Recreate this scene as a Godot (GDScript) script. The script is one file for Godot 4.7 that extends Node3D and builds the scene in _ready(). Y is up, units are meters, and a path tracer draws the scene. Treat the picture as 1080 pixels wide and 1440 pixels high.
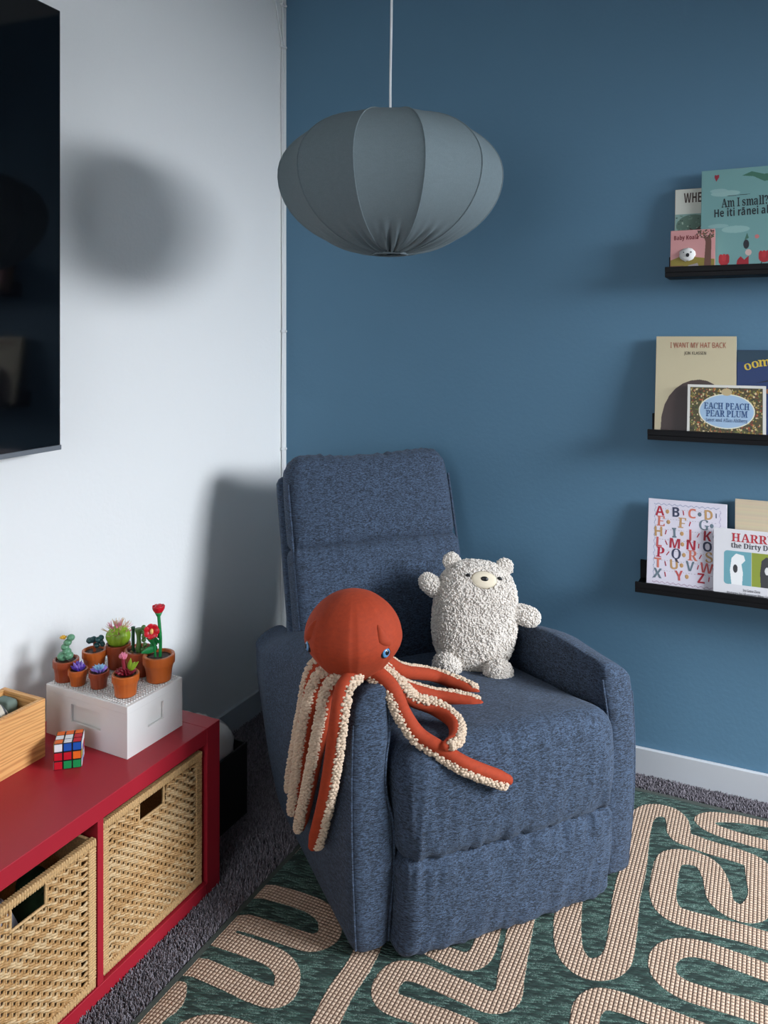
extends Node3D

# ---------------------------------------------------------------- mesh builder
class MB:
	var v := PackedVector3Array()
	var n := PackedVector3Array()
	var t := PackedVector2Array()
	var ix := PackedInt32Array()

	func surf(nu: int, nv: int, fn: Callable, wu := false, wv := false, outward := true) -> MB:
		var base := v.size()
		var w := nu + 1
		var pts := PackedVector3Array()
		var mean := Vector3.ZERO
		for j in nv + 1:
			for i in w:
				var p: Vector3 = fn.call(float(i) / nu, float(j) / nv)
				pts.append(p)
				mean += p
		mean /= pts.size()
		var acc := PackedVector3Array()
		acc.resize(pts.size())
		var vol := 0.0
		var tri := PackedInt32Array()
		for j in nv:
			for i in nu:
				var a := j * w + i
				var b := a + 1
				var d := a + w
				var c := d + 1
				for q in [[a, b, c], [a, c, d]]:
					var pa := pts[q[0]]
					var pb := pts[q[1]]
					var pc := pts[q[2]]
					var fnm := (pc - pa).cross(pb - pa)
					if fnm.length_squared() < 1e-22:
						continue
					vol += (pa - mean).dot((pb - mean).cross(pc - mean))
					acc[q[0]] += fnm
					acc[q[1]] += fnm
					acc[q[2]] += fnm
					tri.append(q[0]); tri.append(q[1]); tri.append(q[2])
		if wu:
			for j in nv + 1:
				var s := acc[j * w] + acc[j * w + nu]
				acc[j * w] = s
				acc[j * w + nu] = s
		if wv:
			for i in w:
				var s := acc[i] + acc[nv * w + i]
				acc[i] = s
				acc[nv * w + i] = s
		for row in [0, nv]:
			if pts[row * w].distance_squared_to(pts[row * w + nu / 2]) < 1e-12:
				var s := Vector3.ZERO
				for i in w: s += acc[row * w + i]
				for i in w: acc[row * w + i] = s
		var flip := outward and vol > 0.0
		for k in pts.size():
			var m := acc[k].normalized()
			v.append(pts[k]); n.append(-m if flip else m)
			t.append(Vector2(float(k % w) / nu, float(k / w) / nv))
		for k in range(0, tri.size(), 3):
			ix.append(base + tri[k])
			ix.append(base + (tri[k + 2] if flip else tri[k + 1]))
			ix.append(base + (tri[k + 1] if flip else tri[k + 2]))
		return self

	# box with rounded edges; s = steps in a rounded corner
	func rbox(xf: Transform3D, size: Vector3, r: float, s := 1) -> MB:
		var h := size / 2
		r = minf(r, minf(h.x, minf(h.y, h.z)) * 0.999)
		for ax in 3:
			for sg in [-1.0, 1.0]:
				var b := (ax + 1) % 3
				var c := (ax + 2) % 3
				var lb := _steps(h[b], r, s)
				var lc := _steps(h[c], r, s)
				var base := v.size()
				for q in lc:
					for p in lb:
						var x := Vector3.ZERO
						x[ax] = sg * h[ax]; x[b] = p; x[c] = q
						var core := Vector3(clampf(x.x, -(h.x - r), h.x - r), clampf(x.y, -(h.y - r), h.y - r), clampf(x.z, -(h.z - r), h.z - r))
						var d := (x - core).normalized()
						v.append(xf * (core + d * r)); n.append((xf.basis * d).normalized())
						t.append(Vector2(p / size[b] + 0.5, q / size[c] + 0.5))
				var w := lb.size()
				for j in lc.size() - 1:
					for i in w - 1:
						var a := base + j * w + i
						if sg > 0:
							for k in [a, a + w, a + w + 1, a, a + w + 1, a + 1]: ix.append(k)
						else:
							for k in [a, a + 1, a + w + 1, a, a + w + 1, a + w]: ix.append(k)
		return self

	func _steps(h: float, r: float, s: int) -> PackedFloat32Array:
		var o := PackedFloat32Array()
		for k in s + 1: o.append(-h + r - r * tan((1.0 - float(k) / s) * PI / 4))
		for k in s + 1: o.append(h - r + r * tan(float(k) / s * PI / 4))
		return o

	func box(c: Vector3, size: Vector3, r := 0.002, s := 1) -> MB:
		return rbox(Transform3D(Basis(), c), size, r, s)

	# cushion: a rounded box, n steps along each edge, bent by warp(p), with welded normals
	func pillow(size: Vector3, r: float, cells: Vector3i, warp: Callable) -> MB:
		var h := size / 2
		var ids := {}
		var acc: Array[Vector3] = []
		var pos := PackedVector3Array()
		var tri := PackedInt32Array()
		for ax in 3:
			for sg in [-1.0, 1.0]:
				var b := (ax + 1) % 3
				var c := (ax + 2) % 3
				var nb: int = cells[b]
				var nc: int = cells[c]
				var loc := PackedInt32Array()
				for q in nc + 1:
					for p in nb + 1:
						var x := Vector3.ZERO
						x[ax] = sg * h[ax]
						x[b] = -h[b] + size[b] * _ease(float(p) / nb)
						x[c] = -h[c] + size[c] * _ease(float(q) / nc)
						var core := Vector3(clampf(x.x, -(h.x - r), h.x - r), clampf(x.y, -(h.y - r), h.y - r), clampf(x.z, -(h.z - r), h.z - r))
						var d := x - core
						if d.length_squared() > 0: x = core + d.normalized() * r
						var key := Vector3i((x * 20000.0).round())
						if not ids.has(key):
							ids[key] = pos.size()
							pos.append(warp.call(x))
							acc.append(Vector3.ZERO)
						loc.append(ids[key])
				for j in nc:
					for i in nb:
						var a := loc[j * (nb + 1) + i]
						var bb := loc[j * (nb + 1) + i + 1]
						var d2 := loc[(j + 1) * (nb + 1) + i]
						var cc := loc[(j + 1) * (nb + 1) + i + 1]
						var quads := [[a, d2, cc], [a, cc, bb]] if sg > 0 else [[a, bb, cc], [a, cc, d2]]
						for q in quads:
							if q[0] == q[1] or q[1] == q[2] or q[0] == q[2]: continue
							var fnm := (pos[q[2]] - pos[q[0]]).cross(pos[q[1]] - pos[q[0]])
							for k in q:
								acc[k] += fnm
								tri.append(k)
		var base := v.size()
		for k in pos.size():
			v.append(pos[k]); n.append(acc[k].normalized()); t.append(Vector2(pos[k].x, pos[k].y))
		for k in tri: ix.append(base + k)
		return self

	func _ease(x: float) -> float:
		return lerpf(x, 0.5 - 0.5 * cos(PI * x), 0.55)

	func ell(c: Vector3, r: Vector3, nu := 16, nv := 10, bs := Basis()) -> MB:
		return surf(nu, nv, func(a: float, b: float): return c + bs * (Vector3(cos(a * TAU) * sin(b * PI), cos(b * PI), sin(a * TAU) * sin(b * PI)) * r), true)

	# profile of (radius, height) pairs turned about the y axis of xf
	func lathe(prof: Array, seg: int, xf := Transform3D()) -> MB:
		var m := prof.size() - 1
		return surf(seg, m, func(a: float, b: float):
			var p: Vector2 = prof[roundi(b * m)]
			return xf * Vector3(cos(a * TAU) * p.x, p.y, sin(a * TAU) * p.x), true)

	# tube along a path; rad(s) gives its radius, flat(s) squeezes it along the second frame axis
	func tube(path: PackedVector3Array, rad, sides := 8, caps := true, squeeze := 1.0) -> MB:
		var m := path.size()
		var fr: Array[Basis] = []
		var up := Vector3.UP
		var lengths := PackedFloat32Array([0.0])
		for k in range(1, m): lengths.append(lengths[k - 1] + path[k].distance_to(path[k - 1]))
		var total := maxf(lengths[m - 1], 1e-6)
		for k in m:
			var d := (path[mini(k + 1, m - 1)] - path[maxi(k - 1, 0)]).normalized()
			if k == 0 and absf(d.dot(up)) > 0.95: up = Vector3.RIGHT
			var x := up.cross(d).normalized()
			up = d.cross(x)
			fr.append(Basis(x, up, d))
		var rows := []
		if caps:
			rows.append([0, 0.0, 0.0])
			rows.append([0, 0.7, 0.7])
		for k in m: rows.append([k, 1.0, 1.0])
		if caps:
			rows.append([m - 1, 0.7, -0.7])
			rows.append([m - 1, 0.0, -1.0])
			rows[0][2] = 1.0
		var last := rows.size() - 1
		return surf(sides, last, func(a: float, b: float):
			var q: Array = rows[roundi(b * last)]
			var k: int = q[0]
			var rr: float = rad.call(lengths[k] / total) if rad is Callable else rad
			var off := 0.0
			if q[1] < 1.0: off = -rr * q[2] * (0.72 if q[1] > 0.0 else 1.0)
			return path[k] + fr[k].z * off + (fr[k].x * cos(a * TAU) + fr[k].y * sin(a * TAU) * squeeze) * rr * q[1], true)

	func quad(a: Vector3, b: Vector3, c: Vector3, d: Vector3) -> MB:   # a b c d clockwise seen from the front
		var base := v.size()
		var m := (c - a).cross(b - a).normalized()
		for p in [a, b, c, d]:
			v.append(p); n.append(m)
		t.append(Vector2(0, 1)); t.append(Vector2(0, 0)); t.append(Vector2(1, 0)); t.append(Vector2(1, 1))
		for k in [0, 1, 2, 0, 2, 3]: ix.append(base + k)
		return self

	func commit() -> ArrayMesh:
		var a := []
		a.resize(Mesh.ARRAY_MAX)
		a[Mesh.ARRAY_VERTEX] = v
		a[Mesh.ARRAY_NORMAL] = n
		a[Mesh.ARRAY_TEX_UV] = t
		a[Mesh.ARRAY_INDEX] = ix
		var m := ArrayMesh.new()
		m.add_surface_from_arrays(Mesh.PRIMITIVE_TRIANGLES, a)
		return m

# ---------------------------------------------------------------- scene helpers
var taken := {}
var M := {}
var noise := FastNoiseLite.new()
var rng := RandomNumberGenerator.new()

func numbered(called: String) -> String:
	taken[called] = taken.get(called, -1) + 1
	return called if taken[called] == 0 else "%s_%03d" % [called, taken[called]]

func thing(called: String, label: String, category: String, at := Vector3.ZERO, turn := 0.0, group := "") -> Node3D:
	var o := Node3D.new()
	o.name = numbered(called)
	add_child(o)
	o.position = at
	o.rotation.y = turn
	tag(o, label, category, group)
	return o

func tag(o: Node, label: String, category := "", group := "", kind := "") -> void:
	if label: o.set_meta("label", label)
	if category: o.set_meta("category", category)
	if group: o.set_meta("group", group)
	if kind: o.set_meta("kind", kind)

func part(called: String, m, material: Material, parent: Node, label := "") -> MeshInstance3D:
	var o := MeshInstance3D.new()
	o.name = numbered(called) if parent == self else called
	o.mesh = m.commit() if m is MB else m
	o.material_override = material
	parent.add_child(o, true)
	if label: o.set_meta("label", label)
	return o

func struct(called: String, m, material: Material, label: String) -> MeshInstance3D:
	var o := part(called, m, material, self, label)
	o.set_meta("kind", "structure")
	return o

func rgb(r: int, g: int, b: int) -> Color:
	return Color8(r, g, b)

func mat(c: Color, rough := 0.8, opts := {}) -> StandardMaterial3D:
	var m := StandardMaterial3D.new()
	m.albedo_color = c
	m.roughness = rough
	for k in opts: m.set(k, opts[k])
	return m

func spline(p: Array, per := 6, closed := false) -> PackedVector3Array:
	var o := PackedVector3Array()
	var m := p.size()
	for i in (m if closed else m - 1):
		var a: Vector3 = p[(i - 1 + m) % m] if closed else p[maxi(i - 1, 0)]
		var b: Vector3 = p[i]
		var c: Vector3 = p[(i + 1) % m]
		var d: Vector3 = p[(i + 2) % m] if closed else p[mini(i + 2, m - 1)]
		for k in per: o.append(b.cubic_interpolate(c, a, d, float(k) / per))
	o.append(p[0] if closed else p[m - 1])
	return o

func image_tex(w: int, h: int, bytes: PackedByteArray) -> ImageTexture:
	return ImageTexture.create_from_image(Image.create_from_data(w, h, false, Image.FORMAT_RGB8, bytes))

func grey_tex(w: int, h: int, bytes: PackedByteArray) -> ImageTexture:
	return ImageTexture.create_from_image(Image.create_from_data(w, h, false, Image.FORMAT_L8, bytes))

# heathered chenille: short streaks along the weft and a fine warp, tiling
func weave_tex(size: int, streak: int, lo: float, hi: float, seed_: int, mottle := 0.3) -> ImageTexture:
	var r := RandomNumberGenerator.new()
	r.seed = seed_
	var b := PackedByteArray()
	b.resize(size * size)
	var big := FastNoiseLite.new()
	big.seed = seed_
	big.frequency = 0.02
	for y in size:
		var x := 0
		while x < size:
			var len_ := r.randi_range(1, streak)
			var val := r.randf()
			val = val * val * (3.0 - 2.0 * val)
			for k in len_:
				if x >= size: break
				var w := 0.82 + 0.18 * float((x + (y % 2)) % 2)
				var mo := 1.0 + mottle * big.get_noise_2d(x, y * 2)
				b[y * size + x] = clampi(int(255.0 * clampf(lerpf(lo, hi, val) * w * mo, 0.0, 1.0)), 0, 255)
				x += 1
	return grey_tex(size, size, b)

func noise_tex(size: int, freq: float, lo: float, hi: float, seed_: int, octaves := 4) -> ImageTexture:
	var f := FastNoiseLite.new()
	f.seed = seed_
	f.frequency = freq
	f.fractal_octaves = octaves
	var im := f.get_seamless_image(size, size)
	var b := im.get_data()
	for k in b.size(): b[k] = clampi(int(255.0 * lerpf(lo, hi, b[k] / 255.0)), 0, 255)
	return grey_tex(size, size, b)

func triplanar(m: StandardMaterial3D, metres: float) -> StandardMaterial3D:
	m.uv1_triplanar = true
	m.uv1_scale = Vector3.ONE / metres
	return m

func relief(m: StandardMaterial3D, tex: Texture2D, cm: float) -> StandardMaterial3D:
	m.heightmap_enabled = true
	m.heightmap_texture = tex
	m.heightmap_scale = cm
	return m

func lettering(text: String, size: float, c: Material, parent: Node, at: Vector3, bold := false, serif := false, turn := 0.0, squash := 1.0, called := "lettering", width := 0.0) -> MeshInstance3D:
	var f := SystemFont.new()
	f.font_names = PackedStringArray(["Droid Serif" if serif else "Droid Sans"])
	f.font_weight = 700 if bold else 400
	var m := TextMesh.new()
	m.text = text
	m.font = f
	m.font_size = 32
	m.pixel_size = size / 24.0
	m.depth = 0.0004
	m.curve_step = 3.0
	var o := part(called, m, c, parent)
	o.position = at
	o.rotation.z = turn
	o.scale.x = squash if width <= 0.0 else width / m.get_aabb().size.x
	return o

# ---------------------------------------------------------------- scene
const CHAIR_AT := Vector3(1.122, 0.012, 0.806)
const CHAIR_TURN := 0.8491
var to_chair := Transform3D(Basis(Vector3.UP, CHAIR_TURN), CHAIR_AT)
const CAM := Vector3(1.70, 1.38, 2.618)
const CAM_TURN := 0.45379

func _ready() -> void:
	rng.seed = 7
	noise.seed = 3
	noise.frequency = 1.0
	# camera: level, lens shifted down (the photograph's uprights are parallel)
	var cam := Camera3D.new()
	cam.name = "camera"
	add_child(cam)
	cam.position = CAM
	cam.rotation.y = CAM_TURN
	cam.set_frustum(2.0 * 0.05 * 720.0 / 1120.0, Vector2(0, -0.05 * 245.0 / 1120.0), 0.05, 60.0)
	cam.current = true
	# overcast sky outside the window
	var sky_mat := ProceduralSkyMaterial.new()
	sky_mat.sky_top_color = rgb(196, 214, 236)
	sky_mat.sky_horizon_color = rgb(226, 233, 240)
	sky_mat.ground_horizon_color = rgb(150, 152, 150)
	sky_mat.ground_bottom_color = rgb(96, 98, 92)
	var env := Environment.new()
	env.background_mode = Environment.BG_SKY
	env.sky = Sky.new()
	env.sky.sky_material = sky_mat
	env.background_energy_multiplier = 1.0
	env.tonemap_mode = Environment.TONE_MAPPER_LINEAR
	env.tonemap_exposure = 1.0
	env.sdfgi_enabled = true
	env.ssao_enabled = true
	env.ssil_enabled = true
	var we := WorldEnvironment.new()
	we.name = "world"
	we.environment = env
	add_child(we)
	# soft daylight of the overcast sky, standing outside the window of the right-hand wall
	var day := AreaLight3D.new()
	day.name = "daylight"
	day.area_size = Vector2(3.6, 3.2)
	day.light_color = rgb(240, 246, 255)
	day.light_energy = 212.0
	day.shadow_enabled = true
	day.area_range = 12.0
	add_child(day)
	day.position = Vector3(5.5, 3.31, 0.68)
	day.rotation.y = PI / 2
	# weaker daylight in the second window, in the wall behind the camera
	var day2 := AreaLight3D.new()
	day2.name = "daylight_second_window"
	day2.area_size = Vector2(1.3, 1.2)
	day2.light_color = rgb(240, 246, 255)
	day2.light_energy = 3.5
	day2.shadow_enabled = true
	day2.area_range = 12.0
	add_child(day2)
	day2.position = Vector3(1.2, 1.5, 4.30)
	materials()
	room()
	recliner()
	pendant()
	bench()
	television()
	ledges_and_books()
	rug_and_carpet()
	octopus()
	bear()
	bench_things()
	cables()

func materials() -> void:
	var stipple := noise_tex(256, 0.05, 0.0, 1.0, 5)
	M.white_wall = relief(triplanar(mat(rgb(236, 237, 235), 0.9), 0.25), stipple, 0.03)
	M.blue_wall = relief(triplanar(mat(rgb(81, 119, 143), 0.7), 0.25), stipple, 0.03)
	M.glass = mat(Color(1, 1, 1, 0.04), 0.02, {"transparency": BaseMaterial3D.TRANSPARENCY_ALPHA})
	M.ceiling = mat(rgb(235, 235, 232), 0.95)
	M.trim = mat(rgb(186, 189, 192), 0.45)
	M.black_satin = mat(rgb(14, 14, 16), 0.55, {"metallic_specular": 0.3})
	M.red = mat(rgb(160, 32, 46), 0.42, {"metallic_specular": 0.38})
	M.red_dark = M.red
	var fab := weave_tex(512, 7, 0.38, 1.05, 11, 0.12)
	M.fabric = triplanar(mat(rgb(80, 99, 125), 0.95, {"albedo_texture": fab, "rim_enabled": true, "rim": 0.25, "rim_tint": 0.6}), 0.50)
	relief(M.fabric, fab, 0.16)
	M.fabric_welt = M.fabric
	M.chair_base = mat(rgb(22, 24, 28), 0.9)
	var cloth := weave_tex(256, 2, 0.90, 1.0, 12, 0.03)
	M.shade = triplanar(mat(rgb(122, 138, 143), 0.85, {"albedo_texture": cloth, "backlight_enabled": true, "backlight": Color(0.12, 0.14, 0.15)}), 0.12)
	M.white_cord = mat(rgb(222, 224, 224), 0.5)

func room() -> void:
	var th := 0.12
	struct("floor", MB.new().box(Vector3(1.75, -0.06, 2.1), Vector3(3.74, 0.12, 4.44)), mat(rgb(96, 90, 96), 1.0), "grey carpet floor of the room")
	struct("ceiling", MB.new().box(Vector3(1.75, 2.86, 2.1), Vector3(3.74, 0.12, 4.44)), M.ceiling, "plain white ceiling")
	struct("wall_left", MB.new().box(Vector3(-th / 2, 1.40, 2.1), Vector3(th, 2.80, 4.44)), M.white_wall, "white painted wall behind the television and red bench")
	struct("wall_back", MB.new().box(Vector3(1.75, 1.40, -th / 2), Vector3(3.74, 2.80, th)), M.blue_wall, "blue painted accent wall behind the armchair and picture ledges")
	# right-hand wall with the window opening that lights the room
	windowed_wall("wall_right", "white wall with the window beside the armchair corner", "window_1", Transform3D(Basis(Vector3.UP, -PI / 2), Vector3(3.5, 0, 0)), -0.12, 4.32, 0.12, 1.38, 0.82, 2.12)
	windowed_wall("wall_front", "white wall opposite the blue wall with a second window", "window_2", Transform3D(Basis(Vector3.UP, PI), Vector3(0, 0, 4.2)), -3.62, 0.12, -1.85, -0.55, 0.9, 2.1)
	# baseboards
	for b in [["baseboard_left", Vector3(0.007, 0.045, 2.1), Vector3(0.014, 0.09, 4.2), "grey white skirting board along the white wall"], ["baseboard_back", Vector3(1.75, 0.045, 0.007), Vector3(3.5, 0.09, 0.014), "grey white skirting board along the blue wall"], ["baseboard_right", Vector3(3.493, 0.045, 2.1), Vector3(0.014, 0.09, 4.2), "skirting board under the window"]]:
		struct(b[0], MB.new().box(b[1], b[2], 0.003, 2), M.trim, b[3])

# a wall along the x axis of xf, its room side towards +z, with one window opening from a0 to a1 and y0 to y1
func windowed_wall(called: String, label: String, win_name: String, xf: Transform3D, x0: float, x1: float, a0: float, a1: float, y0: float, y1: float) -> void:
	var th := 0.12
	var wr := MB.new()
	for q in [[x0, a0, 0.0, 2.8], [a1, x1, 0.0, 2.8], [a0, a1, 0.0, y0], [a0, a1, y1, 2.8]]:
		wr.rbox(xf * Transform3D(Basis(), Vector3((q[0] + q[1]) / 2, (q[2] + q[3]) / 2, -th / 2)), Vector3(q[1] - q[0], q[3] - q[2], th), 0.001)
	struct(called, wr, M.white_wall, label)
	var win := Node3D.new()
	win.name = win_name
	add_child(win)
	tag(win, "white framed window in the %s" % ("wall beside the armchair corner" if win_name == "window_1" else "wall opposite the blue wall"), "", "", "structure")
	win.transform = xf * Transform3D(Basis(), Vector3((a0 + a1) / 2, y0, 0))
	var ww := a1 - a0
	var wh := y1 - y0
	var fr := MB.new()
	fr.box(Vector3(0, 0.02, -0.06), Vector3(ww, 0.04, 0.06), 0.004)
	fr.box(Vector3(0, wh - 0.02, -0.06), Vector3(ww, 0.04, 0.06), 0.004)
	for s in [-1, 1]: fr.box(Vector3(s * (ww / 2 - 0.02), wh / 2, -0.06), Vector3(0.04, wh, 0.06), 0.004)
	part("window_frame", fr, M.trim, win)
	part("window_sill", MB.new().box(Vector3(0, -0.012, 0.03), Vector3(ww + 0.08, 0.024, 0.1), 0.004), M.trim, win)
	part("pane", MB.new().box(Vector3(0, wh / 2, -0.06), Vector3(ww - 0.08, wh - 0.08, 0.004), 0.0005), M.glass, win)

# ---------------------------------------------------------------- recliner
func pucker(u: float, d: float, amp: float, seed_: float, reach: float) -> float:
	# gathers of cloth beside a seam: ripples along u that die out with distance d
	var k := exp(-absf(d) / reach)
	return amp * k * noise.get_noise_2d(u * 42.0 + seed_, seed_ * 3.1 + d * 6.0) * 2.0

func arm_mesh(side: float, top: float, shift: float) -> MB:
	return MB.new().pillow(Vector3(0.088, 1.0, 0.9), 0.030, Vector3i(8, 22, 26), func(p: Vector3):
		var hh := p.y + 0.5                                 # 0 bottom .. 1 top
		var w := p.z - 0.45                                 # -0.9 .. 0
		var tv := top - 0.03 * smoothstep(-0.22, -0.45, w) - 0.13 * pow(smoothstep(-0.34, -0.9, w), 1.1)
		var fx := (p.x + 0.044) / 0.088
		var vv := 0.006 + hh * (tv - 0.006) - smoothstep(0.80, 1.0, hh) * 0.042 * fx * fx
		var along := smoothstep(0.0, -0.30, w)
		var u := 0.322 + shift + p.x
		var outer := smoothstep(-0.044, 0.044, p.x)
		u += outer * (0.016 + 0.028 * along) * sin(PI * clampf(vv / 0.56, 0.0, 1.0) * 0.86)
		u -= outer * 0.05 * smoothstep(-0.6, -0.9, w) * (1.0 - 0.4 * hh)
		u -= (1.0 - outer) * 0.010 * sin(clampf((vv - 0.06) / 0.3, 0.0, 1.0) * PI) * smoothstep(-0.1, 0.0, w)
		u += (1.0 - outer) * 0.012 * sin(clampf((vv - 0.3) / 0.18, 0.0, 1.0) * PI) * smoothstep(-0.12, 0.0, w)
		var front := smoothstep(-0.08, 0.0, w)
		var bulge := front * 0.012 * sin(hh * PI)
		return Vector3(side * u, vv + 0.002 * noise.get_noise_3d(u * 9.0, vv * 9.0, w * 9.0), w + bulge))

func recliner() -> void:
	var t := thing("recliner_armchair", "slate blue chenille recliner armchair in the room corner", "armchair", CHAIR_AT, CHAIR_TURN)
	# base behind the footrest
	part("base", MB.new().box(Vector3(-0.0, 0.12, -0.42), Vector3(0.54, 0.22, 0.78), 0.01), M.chair_base, t)
	for s in [-1.0, 1.0]:
		var top := 0.600 if s < 0 else 0.548
		var shift := 0.0 if s < 0 else 0.020
		var arm := part("armrest", arm_mesh(s, top, shift), M.fabric, t)
		# welt along the front panel of the arm
		for e in [[0.283, 0.004], [0.359, 0.0]]:
			var pts := []
			for k in 9:
				var vv := 0.02 + (top - (0.105 if e[0] > 0.3 else 0.065)) * k / 8.0
				var bul := 0.012 * sin((vv) / top * PI)
				var uu: float = e[0]
				if e[0] > 0.3: uu += 0.016 * sin(PI * clampf(vv / 0.56, 0.0, 1.0) * 0.86)
				else: uu += -0.010 * sin(clampf((vv - 0.06) / 0.3, 0.0, 1.0) * PI) + 0.012 * sin(clampf((vv - 0.3) / 0.18, 0.0, 1.0) * PI)
				pts.append(Vector3(s * (uu + shift), vv, bul - 0.012))
			part("welt", MB.new().tube(spline(pts, 4), 0.0035, 6), M.fabric_welt, arm)
	# seat cushion
	part("seat_cushion", MB.new().pillow(Vector3(0.576, 0.235, 0.68), 0.050, Vector3i(60, 18, 34), func(p: Vector3):
		var q := Vector3(p.x + 0.014, p.y + 0.322, p.z - 0.285)
		var cu := 1.0 - pow(absf(p.x) / 0.286, 2.6)
		if p.y > 0: q.y += 0.022 * cu + (q.z + 0.1) * 0.12 - 0.004
		if p.z > 0.2:
			var f := smoothstep(0.2, 0.34, p.z)
			q.z += f * (0.012 * cu + 0.010 * sin(clampf((p.y + 0.11) / 0.22, 0.0, 1.0) * PI))
			q.z += f * pucker(p.x, p.y + 0.10, 0.0085, 2.0, 0.085) + f * 0.004 * noise.get_noise_2d(p.x * 26.0, p.y * 5.0 + 3.0)
			q.y += f * (0.018 * (p.x / 0.286 + 0.2)) * 0.2
		q += Vector3(0, 1, 0.6) * 0.0022 * noise.get_noise_3d(p.x * 13.0, p.y * 7.0, p.z * 11.0)
		return q), M.fabric, t)
	# footrest panel
	part("footrest_panel", MB.new().pillow(Vector3(0.570, 0.222, 0.13), 0.034, Vector3i(60, 22, 10), func(p: Vector3):
		var q := Vector3(p.x + 0.012, p.y + 0.114, p.z - 0.012)
		if p.z > 0:
			q.z += 0.014 * (1.0 - pow(absf(p.x) / 0.283, 3.0)) * (1.0 - 0.4 * pow(p.y / 0.1, 2.0))
			q.z += pucker(p.x, p.y - 0.1, 0.009, 9.0, 0.06) + pucker(p.x * 0.6, p.y + 0.1, 0.006, 5.0, 0.09)
		if p.x > 0: q.x -= 0.05 * p.x * smoothstep(0.02, -0.1, p.y)
		else: q.x += 0.05 * p.x * smoothstep(-0.06, -0.11, p.y)
		return q), M.fabric, t)
	# reclined back: two cushions before a shell
	var back := Transform3D(Basis(Vector3.RIGHT, -0.30), Vector3(-0.022, 0.375, -0.585))
	part("headrest_cushion", MB.new().pillow(Vector3(0.566, 0.300, 0.105), 0.044, Vector3i(56, 24, 8), func(p: Vector3):
		var q := Vector3(p.x, p.y + 0.506, p.z - 0.052)
		if p.z > 0:
			q.z += 0.022 * (1.0 - pow(absf(p.x) / 0.283, 4.0)) * (1.0 - pow(absf(p.y) / 0.1425, 3.0))
			q.z += pucker(p.x, p.y + 0.14, 0.008, 4.0, 0.035)
		q.y += pucker(p.x, p.y - 0.14, 0.006, 6.0, 0.05) - 0.006 * cos(p.x / 0.283 * PI) * smoothstep(0.0, 0.14, p.y)
		q.x *= 1.0 - 0.018 * smoothstep(0.0, 0.14, p.y)
		q.y -= 0.026 * pow(smoothstep(0.20, 0.283, absf(p.x)), 2.0) * smoothstep(0.05, 0.15, p.y)
		return back * q), M.fabric, t)
	part("backrest_cushion", MB.new().pillow(Vector3(0.566, 0.41, 0.105), 0.030, Vector3i(56, 26, 8), func(p: Vector3):
		var q := Vector3(p.x, p.y + 0.172, p.z - 0.052)
		if p.z > 0:
			q.z += 0.020 * (1.0 - pow(absf(p.x) / 0.283, 4.0)) * (1.0 - pow(absf(p.y) / 0.2, 4.0))
			q.z += pucker(p.x, p.y - 0.2, 0.008, 4.0, 0.035)
		return back * q), M.fabric, t)
	for s in [-1.0, 1.0]:
		var pts := []
		for k in 8: pts.append(back * Vector3(s * 0.279, -0.02 + 0.585 * k / 7.0, -0.016))
		part("welt", MB.new().tube(spline(pts, 3), 0.004, 6), M.fabric_welt, t)
	part("back_shell", MB.new().pillow(Vector3(0.59, 0.86, 0.075), 0.03, Vector3i(16, 20, 5), func(p: Vector3):
		var q := Vector3(p.x, p.y + 0.175, p.z - 0.122)
		q.x *= 1.0 - 0.16 * smoothstep(0.02, -0.0375, p.z)
		return back * q), M.fabric, t)

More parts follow.
